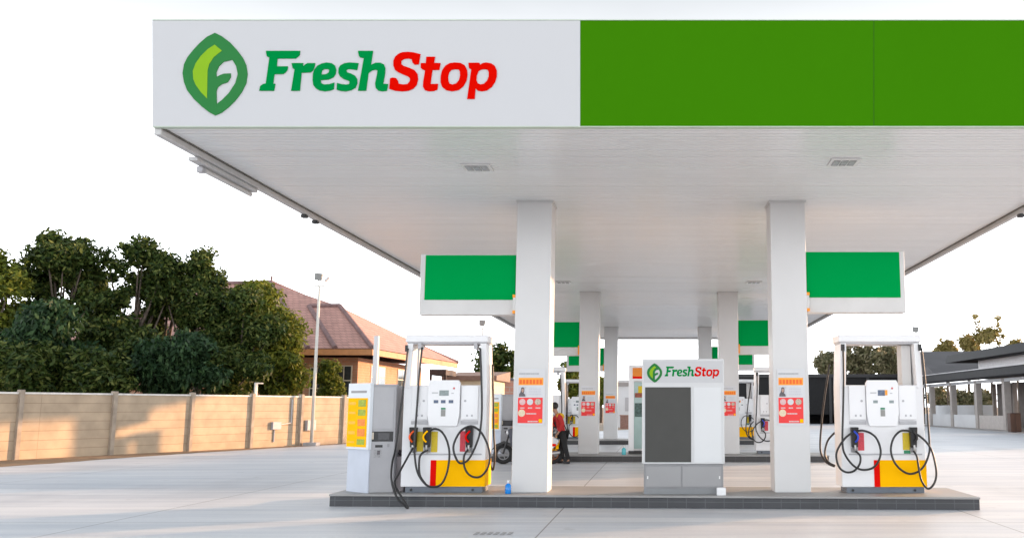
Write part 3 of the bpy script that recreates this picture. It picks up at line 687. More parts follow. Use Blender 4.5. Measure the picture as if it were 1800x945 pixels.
bodyc = MB().box(xx(1128.5, 740), xx(1273.5, 740), YC, YC + .6, zc(815), zc(630)).build('housing', mat('cabinet_white', (.58, .588, .595), .35, var=.025, scale=1.2), cb, bevel=.012)
MB().box(xx(1134, 740), xx(1214.5, 740), YC - .012, YC - .001, zc(811.5), zc(680)).build('dark_panel', DGREY, cb, bevel=.002)
MB().box(xx(1220, 740), xx(1268, 740), YC - .006, YC - .001, zc(812), zc(680)).build('blank_panel', mat('blank_panel_white', (.63, .645, .655), .3, var=.03, scale=1), cb, bevel=.002)
hb = MB().box(xx(1132, 650), xx(1270, 650), YC - .008, YC - .001, zc(672), zc(634)).build('name_board', FASW, cb)
def trc(u, v):
    if u < 445: uu, vv = 1137.2 + (u - 323) * .236, 638 + (v - 59.5) * .233
    else: uu, vv = 1168.3 + (u - 458) * .2305, 643.6 + (v - 91) * .246
    p = P(uu, vv, YC); return (p.x, p.z)
brand(trc, YC - .008, hb, .004)
wb = MB().box(xx(1259, 862), xx(1274.5, 862), YC - .2, YC - .06, .2, zc(853.5) - .01).build('small_box', WHITE, bevel=.006)
tag(wb, 'tiny white box at the foot of the white cabinet', 'box')

# display fridge on the middle island
YD = 28.9; x0 = P(1104.5, 790, YD).x; zf = lambda v: P(0, v, YD).z
fd = thing('display_fridge', 'tall white glass-door display fridge half hidden behind the branded cabinet', 'fridge', (x0 + .6, YD, .2))
X1 = x0 + 1.3
m = MB(); m.box(x0, X1, YD + .06, YD + .75, .3, zf(641)); m.build('casing', COLW, fd, bevel=.012)
m = MB(); m.box(x0, x0 + .16, YD, YD + .058, .3, zf(669)); m.box(X1 - .16, X1, YD, YD + .058, .3, zf(669)); m.box(x0, X1, YD, YD + .058, zf(669) + .001, zf(641)); m.build('door_frame', WHITE, fd)
MB().box(x0, X1, YD + .05, YD + .7, .2, .299).build('base', BLACK, fd)
h1 = MB().box(x0 + .12, X1 - .12, YD - .012, YD - .001, zf(661), zf(646)).build('header_panel', mat('fridge_header_orange', S(225, 130, 10), .4), fd)
MB().box(x0 + .12, X1 - .12, YD - .012, YD - .001, zf(665), zf(661) - .002).build('header_stripe', RED, fd)
MB().box(x0 + .165, X1 - .165, YD + .02, YD + .059, .36, zf(671)).build('glass_door', GLASSG, fd)
random.seed(7)
for v0, v1, m_ in ((678, 690, LABY), (690, 698, mat('maroon_pack', (.25, .06, .03), .5, var=.5, scale=20)), (708, 732, mat('dark_green_pack', (.04, .09, .08), .4, var=.6, scale=15))):
    MB().box(x0 + .19 + (.1 if m_ is LABY else 0), X1 - .25, YD + .008, YD + .019, zf(v1), zf(v0)).build('sticker', m_, fd)

# bottles
def bottle(u, v, y, s, m1, label):
    p = P(u, v, y); t = thing('bottle', label, 'bottle', (p.x, y, .2))
    MB().lathe(p.x, y, [(.045 * s, .2), (.05 * s, .21), (.05 * s, .2 + .13 * s), (.03 * s, .2 + .155 * s), (.018 * s, .2 + .165 * s)], 14).build('bottle_body', m1, t, smooth=True)
    MB().lathe(p.x, y, [(.02 * s, .2 + .166 * s), (.022 * s, .2 + .2 * s), (.012 * s, .2 + .215 * s)], 12).build('cap', WHITE, t, smooth=True)
bottle(893, 863, 15.85, 1.0, mat('bottle_blue', S(20, 130, 215), .15, var=.1), 'small blue bottle at the foot of the front left column')
bottle(1096.5, 797, 28.6, 1.25, mat('bottle_teal', S(90, 185, 195), .15, var=.1), 'teal bottle on the middle island left of the display fridge')
gr = MB()
for i in range(6):
    gr.box(-2.35 + i * .085, -2.30 + i * .085, 12.3, 12.55, .0085, .011)
tag(gr.build('drain_grate', mat('worn_grate', (.33, .33, .34), .6)), 'faint small drain grate in the concrete before the front island', 'drain grate')

# ------------------------------------------------------------------ boundary wall
def wall_at(u, v=790):
    y = -(v - PY) / F; k = (u - PX) / F / (CT - y * ST)
    return (-13.96 - .44 * 42.3) / (k - .44)                 # Y where the ray meets the wall line
PANEL = brick_mat('precast_wall_panels', (.44, .345, .245), (.465, .365, .26), (.335, .25, .17), 40, .285, 'sz', .010, .8, 0, .5, noise=.16)
POSTM = mat('precast_post', (.36, .30, .24), .8, var=.18, scale=4, bump=.2)
fn = thing('boundary_wall', 'long cream precast concrete boundary wall with upright posts on the left', 'wall', (wx(30), 30, 0))
Yp = [wall_at(u) for u in (-330, -120, 27, 193, 331, 438, 525, 600, 655, 700, 738, 770)]
Yp = [Yp[0] - 3.2] + Yp
dirv = Vector((.44, 1, 0)).normalized(); nv = Vector((dirv.y, -dirv.x, 0))
def wq(Ya, Yb, k0, k1):
    a = Vector((wx(Ya), Ya, 0)); b = Vector((wx(Yb), Yb, 0))
    return [(q.x, q.y) for q in (a + nv * k1, b + nv * k1, b + nv * k0, a + nv * k0)][::-1]
for a, b in zip(Yp[:-1], Yp[1:]):
    MB().prism(wq(a + .03, b - .03, -.04, .0), 0, 1.99).build('panel', PANEL, fn)
    MB().prism(wq(a + .03, b - .03, -.06, .03), 1.993, 2.05).build('coping', mat('coping_pale', (.74, .72, .68), .7, var=.12, scale=5), fn)
for a in Yp:
    MB().prism(wq(a - .065, a + .065, -.08, .11), 0, 2.12).build('post', POSTM, fn, bevel=.01)
# bracket on the wall, conduit, switch box
Yb = wall_at(443)
br = thing('wall_bracket', 'pale T-shaped bracket standing on top of the boundary wall', 'bracket', (wx(Yb), Yb, 2.05))
MB().prism(wq(Yb - .05, Yb + .05, -.03, .05), 2.052, 2.5).build('upright', PALEP, br)
MB().prism(wq(Yb - .05, Yb + .3, -.03, .05), 2.502, 2.55).build('arm', PALEP, br)
Yb = wall_at(508)
cd = thing('conduit_pipe', 'thin grey conduit bending down the wall left of the lamp pole', 'pipe', (wx(Yb), Yb, .3))
a = Vector((wx(Yb), Yb, 0)) + nv * .03; b = Vector((wx(Yb - .8), Yb - .8, 0)) + nv * .03
MB().tube([(a.x, a.y, 1.9), (a.x, a.y, .95), (b.x, b.y, .85), (b.x, b.y, .2)], .03, 8, 0).build('pipe_run', LGREY, cd)
MB().prism(wq(Yb - .95, Yb - .55, .01, .12), .7, 1.0).build('junction_box', mat('box_bluegrey', (.35, .38, .43), .5), cd, bevel=.01)
Yb = wall_at(545)
sb = MB().prism(wq(Yb - .35, Yb + .1, .01, .16), .62, 1.05).build('switch_box', mat('box_bluegrey', (.35, .38, .43), .5), bevel=.01)
tag(sb, 'small blue-grey switch box on the wall beside the lamp pole', 'switch box')

# ------------------------------------------------------------------ lamp poles
def lamp_pole(x, y, h, label, r=.075, s=1):
    t = thing('lamp_pole', label, 'lamp pole', (x, y, 0), 'floodlight poles around the forecourt')
    MB().box(x - .28, x + .28, y - .25, y + .25, 0, .14).build('footing', mat('footing_concrete', (.35, .35, .36), .8, var=.15), t, bevel=.02)
    MB().cyl((x, y, .14), (x, y, h), r, 12, r * .72).build('pole', PALEP, t, smooth=True)
    MB().tube([(x - .22, y, h + .03), (x + .24, y, h + .03)], .03, 8, 0).build('crossbar', PALEP, t)
    def head(cx, tilt, nm):
        m = MB(); R = Matrix.Rotation(tilt, 3, 'Y'); c = Vector((cx, y - .02, h + .42))
        q = lambda a, b_, z: c + R @ Vector((a, b_, z))
        w_, d_, hh = .17 * s, .09, .15 * s
        m.hexa([q(-w_ * .8, -d_, -hh), q(w_ * .8, -d_, -hh), q(w_ * .8, d_, -hh), q(-w_ * .8, d_, -hh)], [q(-w_, -d_, hh), q(w_, -d_, hh), q(w_, d_, hh), q(-w_, d_, hh)])
        hd = m.build('floodlight', mat('lamp_grey', (.22, .22, .21), .5, var=.2), t, bevel=.02)
        MB().cyl((cx, y, h + .03), (cx, y, h + .3), .025, 8).build('bracket', PALEP, hd)
    head(x - .05, .1, 'a')
    m = MB(); m.tube([(x + .16, y, h + .05), (x + .25, y, h + .25), (x + .48, y, h + .50)], .028, 8, 3); m.build('side_arm', PALEP, t)
    MB().hexa([(x + .24, y - .1, h + .20), (x + .40, y - .1, h + .36), (x + .40, y + .1, h + .36), (x + .24, y + .1, h + .20)],
              [(x + .20, y - .1, h + .25), (x + .36, y - .1, h + .41), (x + .36, y + .1, h + .41), (x + .20, y + .1, h + .25)]).build('floodlight', LGREY, t)
lamp_pole(wx(40) + .52, 40, 6.65, 'tall pale floodlight pole standing against the boundary wall')
lamp_pole(-11.75, 63, 6.7, 'distant floodlight pole rising behind the front left pump', s=1.3)
lamp_pole(17.9, 66, 6.5, 'distant floodlight pole rising behind the front right pump', s=1.3)

# ------------------------------------------------------------------ brick house
TILER = brick_mat('roof_tiles_red', (.50, .27, .22), (.43, .23, .19), (.22, .12, .10), .32, .17, 'sz', .012, .7, .5, .6)
RIDGE = mat('ridge_tiles', (.20, .12, .115), .7, var=.2)
BRK = brick_mat('orange_brick', (.44, .215, .12), (.49, .245, .14), (.42, .31, .23), .42, .14, 'sz', .012, .8, .5, .4)
A = P(477, 497, 57); C1 = P(541, 612, 49); C2 = P(589, 614, 49); C3 = P(655, 613.5, 49); C4 = P(805, 637, 65.5)
ze = C1.z
for c in (C2, C3, C4): c.z = ze
B1 = P(543, 539, 53.6); B2 = P(597, 538, 53.6)
C0 = Vector((-33, 49.5, ze)); C5 = Vector((-31.5, 66, ze)); A2 = Vector((A.x - 3.2, 57.3, A.z - .03))
hs_ = thing('brick_house', 'orange brick house with steep red tiled hip roof beyond the boundary wall', 'house', (-22, 57, 0))
rf = MB()
rf.face([A2, C0, C1, A]); rf.face([A, C1, C2, B1]); rf.face([B1, C2, C3, B2]); rf.face([A, B1, B2]); rf.face([A, B2, C4]); rf.face([B2, C3, C4])
rf.face([A, C4, C5, A2]); rf.face([A2, C5, C0]); rf.face([C0 - Vector((0, 0, .05)), C5 - Vector((0, 0, .05)), C4 - Vector((0, 0, .05)), C3 - Vector((0, 0, .05)), C1 - Vector((0, 0, .05))])
roof = rf.build('roof', TILER, hs_)
rd = MB()
for a, b in ((A, A2), (A, C1), (B1, B2), (B1, C2), (B2, C3), (A, C4)): rd.cyl(a + Vector((0, 0, .04)), b + Vector((0, 0, .04)), .13, 8)
rd.cyl(A, A + Vector((0, 0, .4)), .08, 8)
rd.build('ridge_caps', RIDGE, roof)
fa = MB()
FASO = mat('house_fascia_orange', (.50, .22, .085), .6, var=.12)
for a, b in ((C0, C1), (C1, C3), (C3, C4)):
    fa.hexa([a + Vector((0, 0, -.34)), b + Vector((0, 0, -.34)), b + Vector((-.12, .12, -.34)), a + Vector((-.12, .12, -.34))], [a + Vector((0, 0, -.03)), b + Vector((0, 0, -.03)), b + Vector((-.12, .12, -.03)), a + Vector((-.12, .12, -.03))])
fa.build('eaves_board', FASO, roof)
xw = C3.x - 1.35
MB().prism([(-31, 51.0), (xw, 51.0), (xw + .1, 64.3), (-31, 64.3)], 0, ze - .36).build('wall', BRK, hs_)
WFR = mat('window_frame_cream', (.62, .55, .42), .6); WGL = mat('window_glass_dark', (.035, .04, .045), .08, var=.3)
def win(parent, x0, x1, y0, y1, z0, z1, face, nv_=2, nh=3, wall=None):
    """face 'f' toward -Y (y0=y1) or 's' toward +X (x0=x1)"""
    e = .06
    if face == 'f':
        f = MB(); f.box(x0, x1, y0 - .05, y0 - .002, z0, z1); f = f.build('window', WFR, parent)
        w_ = (x1 - x0 - e) / nv_; h_ = (z1 - z0 - e) / nh
        m = MB()
        for i in range(nv_):
            for j in range(nh): m.box(x0 + e + i * w_, x0 + i * w_ + w_, y0 - .058, y0 - .0505, z0 + e + j * h_, z0 + j * h_ + h_)
    else:
        f = MB(); f.box(x0 + .002, x0 + .05, y0, y1, z0, z1); f = f.build('window', WFR, parent)
        w_ = (y1 - y0 - e) / nv_; h_ = (z1 - z0 - e) / nh
        m = MB()
        for i in range(nv_):
            for j in range(nh): m.box(x0 + .0505, x0 + .058, y0 + e + i * w_, y0 + i * w_ + w_, z0 + e + j * h_, z0 + j * h_ + h_)
    m.build('pane', WGL, f)
a = P(545, 660, 51); b = P(572, 640, 51); win(hs_, a.x, b.x, 51, 51, 2.0, 3.7, 'f')
a = P(590, 660, 51); b = P(620, 640, 51); win(hs_, a.x, b.x, 51, 51, 1.4, 3.8, 'f')
win(hs_, xw, xw, 53.2, 56.0, 2.0, 3.9, 's', 2, 3)
win(hs_, xw + .05, xw + .05, 58.5, 60.5, 2.0, 3.9, 's', 2, 3)

# low buildings beyond the house and in the gap behind the pump
def low_building(name, label, x0, x1, y0, y1, h, wm, rm, over=.5, rt=.3, door=None):
    t = thing(name, label, 'building', ((x0 + x1) / 2, (y0 + y1) / 2, 0))
    MB().box(x0, x1, y0, y1, 0, h).build('wall', wm, t)
    MB().hexa([(x0 - over, y0 - over, h + .002), (x1 + over, y0 - over, h + .002), (x1 + over, y1 + over, h + .002), (x0 - over, y1 + over, h + .002)],
              [(x0 - over, y0 - over, h + rt), (x1 + over, y0 - over, h + rt), (x1 + over, y1 + over, h + rt * 2.5), (x0 - over, y1 + over, h + rt * 2.5)]).build('roof', rm, t)
    if door:
        for a0, a1, z0, z1, m_ in door: MB().box(a0, a1, y0 - .06, y0 - .002, z0, z1).build('window', m_, t)
    return t
BRR = mat('brown_roof', (.20, .12, .09), .7, var=.15); DKB = mat('dark_timber', (.05, .03, .025), .7, var=.2)
CREAM = mat('cream_render', (.60, .52, .38), .8, var=.1, scale=2)
a = P(787, 668, 74); b = P(872, 668, 74)
low_building('garden_annexe', 'low cream annexe with brown roof right of the brick house', a.x, b.x - .3, 74, 80, P(0, 668, 74).z, CREAM, BRR, .4, .35, [(a.x + 1.9, a.x + 2.1, .2, 3, DKB)])
a = P(757, 668, 70); b = P(786, 668, 70)
sh = thing('timber_shelter', 'dark open timber shelter beside the brick house', 'shelter', (a.x + .6, 71, 0))
MB().box(a.x, b.x, 69.5, 73, P(0, 659, 70).z, P(0, 649, 70).z).build('roof', DKB, sh)
for x in (a.x + .08, b.x - .08): MB().box(x - .08, x + .08, 69.6, 69.76, 0, P(0, 659, 70).z - .002).build('post', DKB, sh)
a = P(873, 690, 92); b = P(900, 690, 92)
low_building('brick_outbuilding', 'small red brick outbuilding far behind the front left column', a.x, b.x + 2.6, 92, 97, P(0, 668, 92).z, brick_mat('red_brick_far', (.42, .20, .14), (.46, .22, .16), (.40, .30, .25), 1.6, .5, 'xz', .05, .8), mat('slate_roof', (.08, .085, .11), .6), .2, .15, None)

# far white building seen left of the fridge
WRD = mat('white_render', (.66, .68, .70), .7, var=.06, scale=.6)
a = P(1084, 700, 76); t = low_building('white_building', 'distant plain white building seen left of the display fridge', a.x, 3.6, 76, 84, P(0, 678, 76).z, WRD, mat('pale_grey_roof', (.30, .28, .27), .6), .15, .28)
MB().box(P(1099, 700, 76).x, P(1106, 700, 76).x, 75.94, 75.998, P(0, 722, 76).z, P(0, 698, 76).z).build('window', LGREY, t)
cr = P(1090, 747, 70); x1_ = P(1106, 747, 70).x
t = thing('brown_crate', 'brown crate standing before the distant white building', 'crate', (cr.x + .3, 70, 0))
MB().box(cr.x, x1_, 70, 70.6, .02, .95).build('crate_body', mat('crate_brown', (.26, .15, .12), .7, var=.2, scale=8), t, bevel=.02)
MB().box(cr.x - .04, x1_ + .04, 69.96, 70.64, .952, 1.02).build('lid', mat('crate_lid', (.33, .21, .17), .7), t, bevel=.01)

# dark open shed at the back right
YS = 90; a = P(1293, 700, YS); b = P(1626, 700, YS); zr = P(0, 657, YS).z
sh = thing('dark_shed', 'long low black open-fronted shed at the back of the forecourt', 'shed', ((a.x + b.x) / 2, YS, 0))
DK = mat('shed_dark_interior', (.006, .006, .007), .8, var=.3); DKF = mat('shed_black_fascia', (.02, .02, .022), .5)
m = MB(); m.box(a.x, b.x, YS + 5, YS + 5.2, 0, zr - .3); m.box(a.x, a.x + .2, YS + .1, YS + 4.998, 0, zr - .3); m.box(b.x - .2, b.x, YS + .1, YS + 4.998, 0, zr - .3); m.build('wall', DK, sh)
MB().box(a.x - .2, b.x + .2, YS - .2, YS + 5.4, zr - .298, zr).build('roof', DKF, sh)
xs = P(1432, 700, YS).x
MB().box(a.x + .1, b.x - .1, YS, YS + .09, .9, zr - .3).build('painted_dark_front', DK, sh)  # near-black sheet painting the inner gloom across the open front
for i in range(5):
    x = a.x + (b.x - a.x) * (i + .5) / 5; MB().box(x - .12, x + .12, YS - .1, YS - .002, 0, zr - .3).build('pillar', DKF, sh)

# ------------------------------------------------------------------ long verandah building on the right
vb = thing('verandah_building', 'long low building with grey pillars and dark roofs at the far right', 'building', (24, 70, 0))
def vx(Y): return 23.3
PIL = mat('pillar_grey_render', (.42, .39, .37), .7, var=.08); RDK = mat('dark_metal_roof', (.014, .015, .018), .6, spec=.2, var=.2, bump=.1, bscale=3); RGY = mat('grey_sheet_roof', (.085, .083, .088), .7, spec=.2, var=.12, scale=.6)
for y, w_ in ((53, .45), (58.8, .45), (64.8, .45), (70.5, .42), (76.5, .42), (82.4, .4)):
    MB().box(vx(y), vx(y) + w_, y - .25, y + .25, 0, 3.52).build('pillar', PIL, vb, bevel=.02)
def vq(Ya, Yb, k0, k1): return [(vx(Ya) + k0, Ya), (vx(Ya) + k1, Ya), (vx(Yb) + k1, Yb), (vx(Yb) + k0, Yb)]
MB().prism(vq(46, 84.5, -1.2, .6), 3.6, 4.15).build('eaves', RDK, vb, bevel=.03)
MB().prism(vq(46, 84.5, -1.28, -1.05), 4.152, 4.2).build('gutter', LGREY, vb)
MB().prism(vq(46, 84.5, .02, .35), 3.3, 3.52).build('beam', WRD, vb)
MB().prism(vq(46, 84.5, .65, 9), 4.0, 4.28).build('lower_roof', RDK, vb)
MB().prism(vq(46, 71.5, .66, 9), 4.29, 5.0).build('upper_wall', mat('white_render_bright', (.78, .79, .82), .7, var=.05), vb)
k = vq(44, 75.2, -.7, 10)
MB().hexa([(x, y, 5.01) for x, y in k], [(k[0][0] + .2, k[0][1], 5.6), (k[1][0], k[1][1], 6.1), (k[2][0], k[2][1], 6.1), (k[3][0] + .2, k[3][1], 5.6)]).build('upper_roof', RDK, vb)
m = MB(); a, b, c, d, e, f = (22.1, 76.4, 4.21), (37, 76.4, 4.3), (37, 86, 6.6), (22.7, 86, 6.55), (22.1, 86, 4.21), (37, 86, 4.3)
m.face([a, b, c, d]); m.face([a, d, e]); m.face([b, f, c]); m.face([e, d, c, f]); m.face([a, e, f, b]); m.build('rear_roof', RGY, vb)
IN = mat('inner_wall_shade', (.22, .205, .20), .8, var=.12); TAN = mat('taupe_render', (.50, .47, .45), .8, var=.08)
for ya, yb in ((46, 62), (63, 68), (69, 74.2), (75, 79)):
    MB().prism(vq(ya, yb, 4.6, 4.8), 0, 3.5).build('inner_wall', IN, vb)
for ya, yb, mm in ((76.8, 82.1, WRD), (70.8, 76.2, WRD), (65.1, 70.2, TAN), (82.7, 84.5, WRD)):
    MB().prism(vq(ya, yb, .1, .25), 0, 1.0).build('parapet', mm, vb)
for y in (68.5, 74.6, 79.2, 83.8): MB().box(vx(y) + 4.3, vx(y) + 4.59, y - .12, y + .12, 0, 3.5).build('inner_pillar', PIL, vb)
MB().prism(vq(80, 99, 4.6, 4.75), 0, 1.75).build('rear_parapet', WRD, vb)
MB().prism(vq(44, 86, -1.1, 9), .0085, .05).build('verandah_floor', mat('verandah_floor', (.36, .34, .33), .7, var=.1), vb)
x, y = P(1784, 757, 60).x, 60
t = thing('wooden_cupboard', 'dark brown wooden cupboard on the verandah at the far right', 'cupboard', (x, y, .05))
MB().box(x - .33, x + .33, y - .25, y + .25, .05, 1.22).build('cupboard_body', mat('dark_wood', (.07, .03, .018), .5, var=.3, scale=5, stretch=(1, 1, .15)), t, bevel=.015)
for s in (-1, 1): MB().box(x + s * .165 - .15, x + s * .165 + .15, y - .27, y - .252, .12, 1.15).build('door', mat('dark_wood_door', (.09, .04, .022), .5, var=.3, scale=5, stretch=(1, 1, .15)), t, bevel=.01)

# ------------------------------------------------------------------ trees
def leaves(centres, rads, per, size, rng, droop=.3):
    n = len(centres) * per
    c = np.repeat(np.array(centres), per, 0); r = np.repeat(np.array(rads), per)[:, None]
    d = rng.normal(size=(n, 3)); d /= np.linalg.norm(d, axis=1)[:, None]
    rad = rng.random((n, 1)) ** .45
    pos = c + d * rad * r * np.array([1, 1, .8])
    nrm = d * .7 + rng.normal(size=(n, 3)) * .55 + np.array([0, 0, .5]); nrm /= np.linalg.norm(nrm, axis=1)[:, None]
    t = rng.normal(size=(n, 3)) - np.array([0, 0, droop * 2]); t -= nrm * (t * nrm).sum(1)[:, None]; t /= np.linalg.norm(t, axis=1)[:, None]
    b = np.cross(nrm, t); s = size * (.6 + .8 * rng.random((n, 1)))
    v = np.stack([pos - t * s, pos - t * s * .1 + b * s * .42, pos + t * s, pos - t * s * .1 - b * s * .42], 1).reshape(-1, 3)
    return v
def leaf_mesh(name, v, m, parent, o):
    me = bpy.data.meshes.new(name); n = len(v) // 4
    me.vertices.add(len(v)); me.vertices.foreach_set('co', (v - np.array(o)).astype(np.float32).ravel())
    me.loops.add(len(v)); me.loops.foreach_set('vertex_index', np.arange(len(v), dtype=np.int32))
    me.polygons.add(n); me.polygons.foreach_set('loop_start', np.arange(0, len(v), 4, dtype=np.int32)); me.polygons.foreach_set('loop_total', np.full(n, 4, dtype=np.int32))
    me.materials.append(m); me.update(calc_edges=True); me.validate()
    ob = bpy.data.objects.new(name, me); COL.objects.link(ob); ob.parent = parent; return ob
BARK = mat('bark', (.11, .085, .065), .9, var=.3, scale=6, bump=.5)
def tree(label, cat, x, y, h, rx, rz0, m, seed, nl=12, clump=13, per=95, size=.115, cr=.75, name='broadleaf_tree', group=None, ry=None, droop=.3, trunk=.2):
    rng = np.random.default_rng(seed); ry = ry or rx * .8
    t = thing(name, label, cat, (x, y, 0), group)
    zc_ = (h + rz0) / 2; hz = (h - rz0) / 2
    lobes, cs, rs = [], [], []
    for i in range(nl):
        while True:
            p = rng.uniform(-1, 1, 3)
            if .25 < np.linalg.norm(p) < 1: break
        p = p * np.array([.78, .78, .86])
        L = np.array([x + p[0] * rx, y + p[1] * ry, zc_ + p[2] * hz]); lr = rng.uniform(.22, .42) * rx
        lobes.append((L, lr))
    lobes.append((np.array([x, y, h - .35 * rx]), .35 * rx))
    for L, lr in lobes:
        for j in range(clump):
            d = rng.normal(size=3); d /= np.linalg.norm(d); q = L + d * lr * rng.uniform(.45, 1.05) * np.array([1, 1, .85])
            if q[2] > rz0 - .3: cs.append(q); rs.append(cr * rng.uniform(.45, .95))
    leaf_mesh('crown', leaves(cs, rs, per, size, rng, droop), m, t, (x, y, 0))
    mb = MB(); zt_ = rz0 + (h - rz0) * .35
    mb.tube([(x, y, 0), (x + rng.uniform(-.2, .2), y, zt_ * .5), (x + rng.uniform(-.3, .3), y, zt_)], trunk, 9, 4, taper=trunk * .5)
    for L, lr in lobes:
        z0 = zt_ * rng.uniform(.5, .95)
        mid = Vector(((x * .5 + L[0] * .5), (y * .5 + L[1] * .5), (z0 * .6 + L[2] * .4)))
        mb.tube([(x, y, z0), mid, tuple(L)], trunk * .38, 6, 4, taper=.02)
    mb.build('trunk', BARK, t, smooth=True)
    return t
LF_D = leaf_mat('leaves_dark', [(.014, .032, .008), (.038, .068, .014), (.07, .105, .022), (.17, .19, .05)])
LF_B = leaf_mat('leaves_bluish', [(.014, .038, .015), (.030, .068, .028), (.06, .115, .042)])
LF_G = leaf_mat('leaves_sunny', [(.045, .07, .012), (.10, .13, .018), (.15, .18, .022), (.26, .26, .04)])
LF_O = leaf_mat('leaves_olive', [(.09, .10, .05), (.15, .15, .075), (.22, .20, .11), (.30, .27, .17)])  # olive leaves lightened, distant backlit haze put into the colour
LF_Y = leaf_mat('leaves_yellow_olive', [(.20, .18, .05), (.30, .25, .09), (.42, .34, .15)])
def TP(u, Y): return P(u, 700, Y).x
def TH(v, Y): return P(0, v, Y).z
G1 = 'trees behind the boundary wall'
def tr(u, vt, vb, wpx, Y, m, seed, label, **k):
    tree(label, 'tree', TP(u, Y), Y, TH(vt, Y), wpx / F * Y, max(.6, TH(vb, Y)), m, seed, group=k.pop('group', G1), **k)
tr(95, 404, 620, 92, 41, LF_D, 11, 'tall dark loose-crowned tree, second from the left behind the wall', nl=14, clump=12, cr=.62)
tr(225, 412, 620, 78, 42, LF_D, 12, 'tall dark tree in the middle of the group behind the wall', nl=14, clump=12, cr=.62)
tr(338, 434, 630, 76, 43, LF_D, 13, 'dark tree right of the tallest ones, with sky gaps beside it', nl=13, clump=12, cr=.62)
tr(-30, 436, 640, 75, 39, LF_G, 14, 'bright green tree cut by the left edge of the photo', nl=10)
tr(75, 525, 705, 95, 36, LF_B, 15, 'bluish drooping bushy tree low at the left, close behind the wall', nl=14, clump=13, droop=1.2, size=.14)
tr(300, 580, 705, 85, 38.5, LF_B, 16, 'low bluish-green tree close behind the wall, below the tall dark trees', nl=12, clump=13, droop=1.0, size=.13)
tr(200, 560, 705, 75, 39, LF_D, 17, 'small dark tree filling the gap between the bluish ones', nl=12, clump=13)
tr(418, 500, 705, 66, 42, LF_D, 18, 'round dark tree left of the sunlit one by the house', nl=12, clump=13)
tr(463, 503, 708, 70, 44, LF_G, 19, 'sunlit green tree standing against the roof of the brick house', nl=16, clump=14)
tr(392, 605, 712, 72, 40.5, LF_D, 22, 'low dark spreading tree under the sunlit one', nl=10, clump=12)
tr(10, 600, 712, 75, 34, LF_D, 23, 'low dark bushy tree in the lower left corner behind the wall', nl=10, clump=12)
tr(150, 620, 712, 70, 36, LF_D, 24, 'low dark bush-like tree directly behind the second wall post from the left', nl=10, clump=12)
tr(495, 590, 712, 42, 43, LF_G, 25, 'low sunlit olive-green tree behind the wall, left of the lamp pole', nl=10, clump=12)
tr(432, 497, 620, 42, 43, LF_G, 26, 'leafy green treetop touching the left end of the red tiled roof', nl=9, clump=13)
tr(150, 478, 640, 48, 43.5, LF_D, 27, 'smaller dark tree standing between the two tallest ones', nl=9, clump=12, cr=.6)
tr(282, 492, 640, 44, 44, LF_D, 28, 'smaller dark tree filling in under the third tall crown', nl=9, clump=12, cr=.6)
tree('small round green shrub behind the wall, right of the lamp pole', 'shrub', TP(581, 46), 46, TH(634, 46), .75, 1.9, LF_G, 20, nl=10, clump=14, per=60, size=.08, cr=.4, name='shrub', trunk=.06)
G2 = 'distant trees behind the station'
def ft(u, vt, vb, wpx, Y, m, seed, label, **k):
    tree(label, 'tree', TP(u, Y), Y, TH(vt, Y), wpx / F * Y, max(1.0, TH(vb, Y)), m, seed, group=G2, size=k.pop('size', .26), cr=k.pop('cr', 1.1), per=45, **k)
ft(876, 603, 680, 48, 100, LF_D, 31, 'distant dark tree between the front left pump and its column', nl=9)
ft(1006, 640, 700, 20, 96, LF_G, 32, 'distant green tree seen through the canopy left of the middle columns', nl=6)
ft(1056, 668, 712, 16, 97, LF_G, 33, 'distant green tree glimpsed between middle and rear left columns', nl=6)
ft(1450, 622, 660, 28, 112, LF_O, 34, 'small distant olive tree just right of the front right column', nl=6)
ft(1512, 606, 662, 52, 112, LF_O, 35, 'distant olive tree framed by the left half of the right pump arch', nl=9)
ft(1574, 602, 662, 50, 113, LF_O, 36, 'distant olive tree framed by the right half of the right pump arch', nl=9)
ft(1668, 598, 640, 22, 108, LF_Y, 37, 'yellowish treetop above the grey roof at right', nl=5, cr=.9)
ft(1706, 590, 640, 26, 106, LF_Y, 38, 'yellowish treetop at the foot of the thin tall shoot', nl=5, cr=.9)
ft(1745, 580, 640, 24, 104, LF_Y, 39, 'yellowish treetop above the dark roof at far right', nl=6, cr=.9)
ft(1790, 600, 650, 18, 100, LF_Y, 40, 'yellowish treetop cut by the right edge of the photo', nl=5, cr=.9)
ft(1660, 690, 735, 42, 112, LF_O, 41, 'olive tree seen through the verandah openings', nl=7)
ft(1712, 690, 735, 36, 105, LF_O, 42, 'olive tree seen between the verandah pillars', nl=7)
# two thin tall shoots
for u, vt, sd, l in ((1722, 556, 51, 'thin tall leafy shoot, the left of two above the dark roof'), (1762, 560, 52, 'thin tall leafy shoot, the right of two above the dark roof')):
    Y = 104; rng = np.random.default_rng(sd); x = TP(u, Y); zt_ = TH(vt, Y)
    t = thing('bamboo_shoot', l, 'plant', (x, Y, 0), 'thin shoots above the dark roof')
    cs = [np.array([x + rng.uniform(-.3, .3) + (1762 == u) * .5 * (q - .6), Y, 5 + (zt_ - 5) * q]) for q in np.linspace(.15, 1, 9)]
    leaf_mesh('foliage', leaves(cs, [.42] * 9, 24, .28, rng), LF_Y, t, (x, Y, 0))
    MB().tube([(x, Y, 0), (x, Y, 6), tuple(cs[-1])], .06, 6, 4, taper=.02).build('stem', BARK, t)

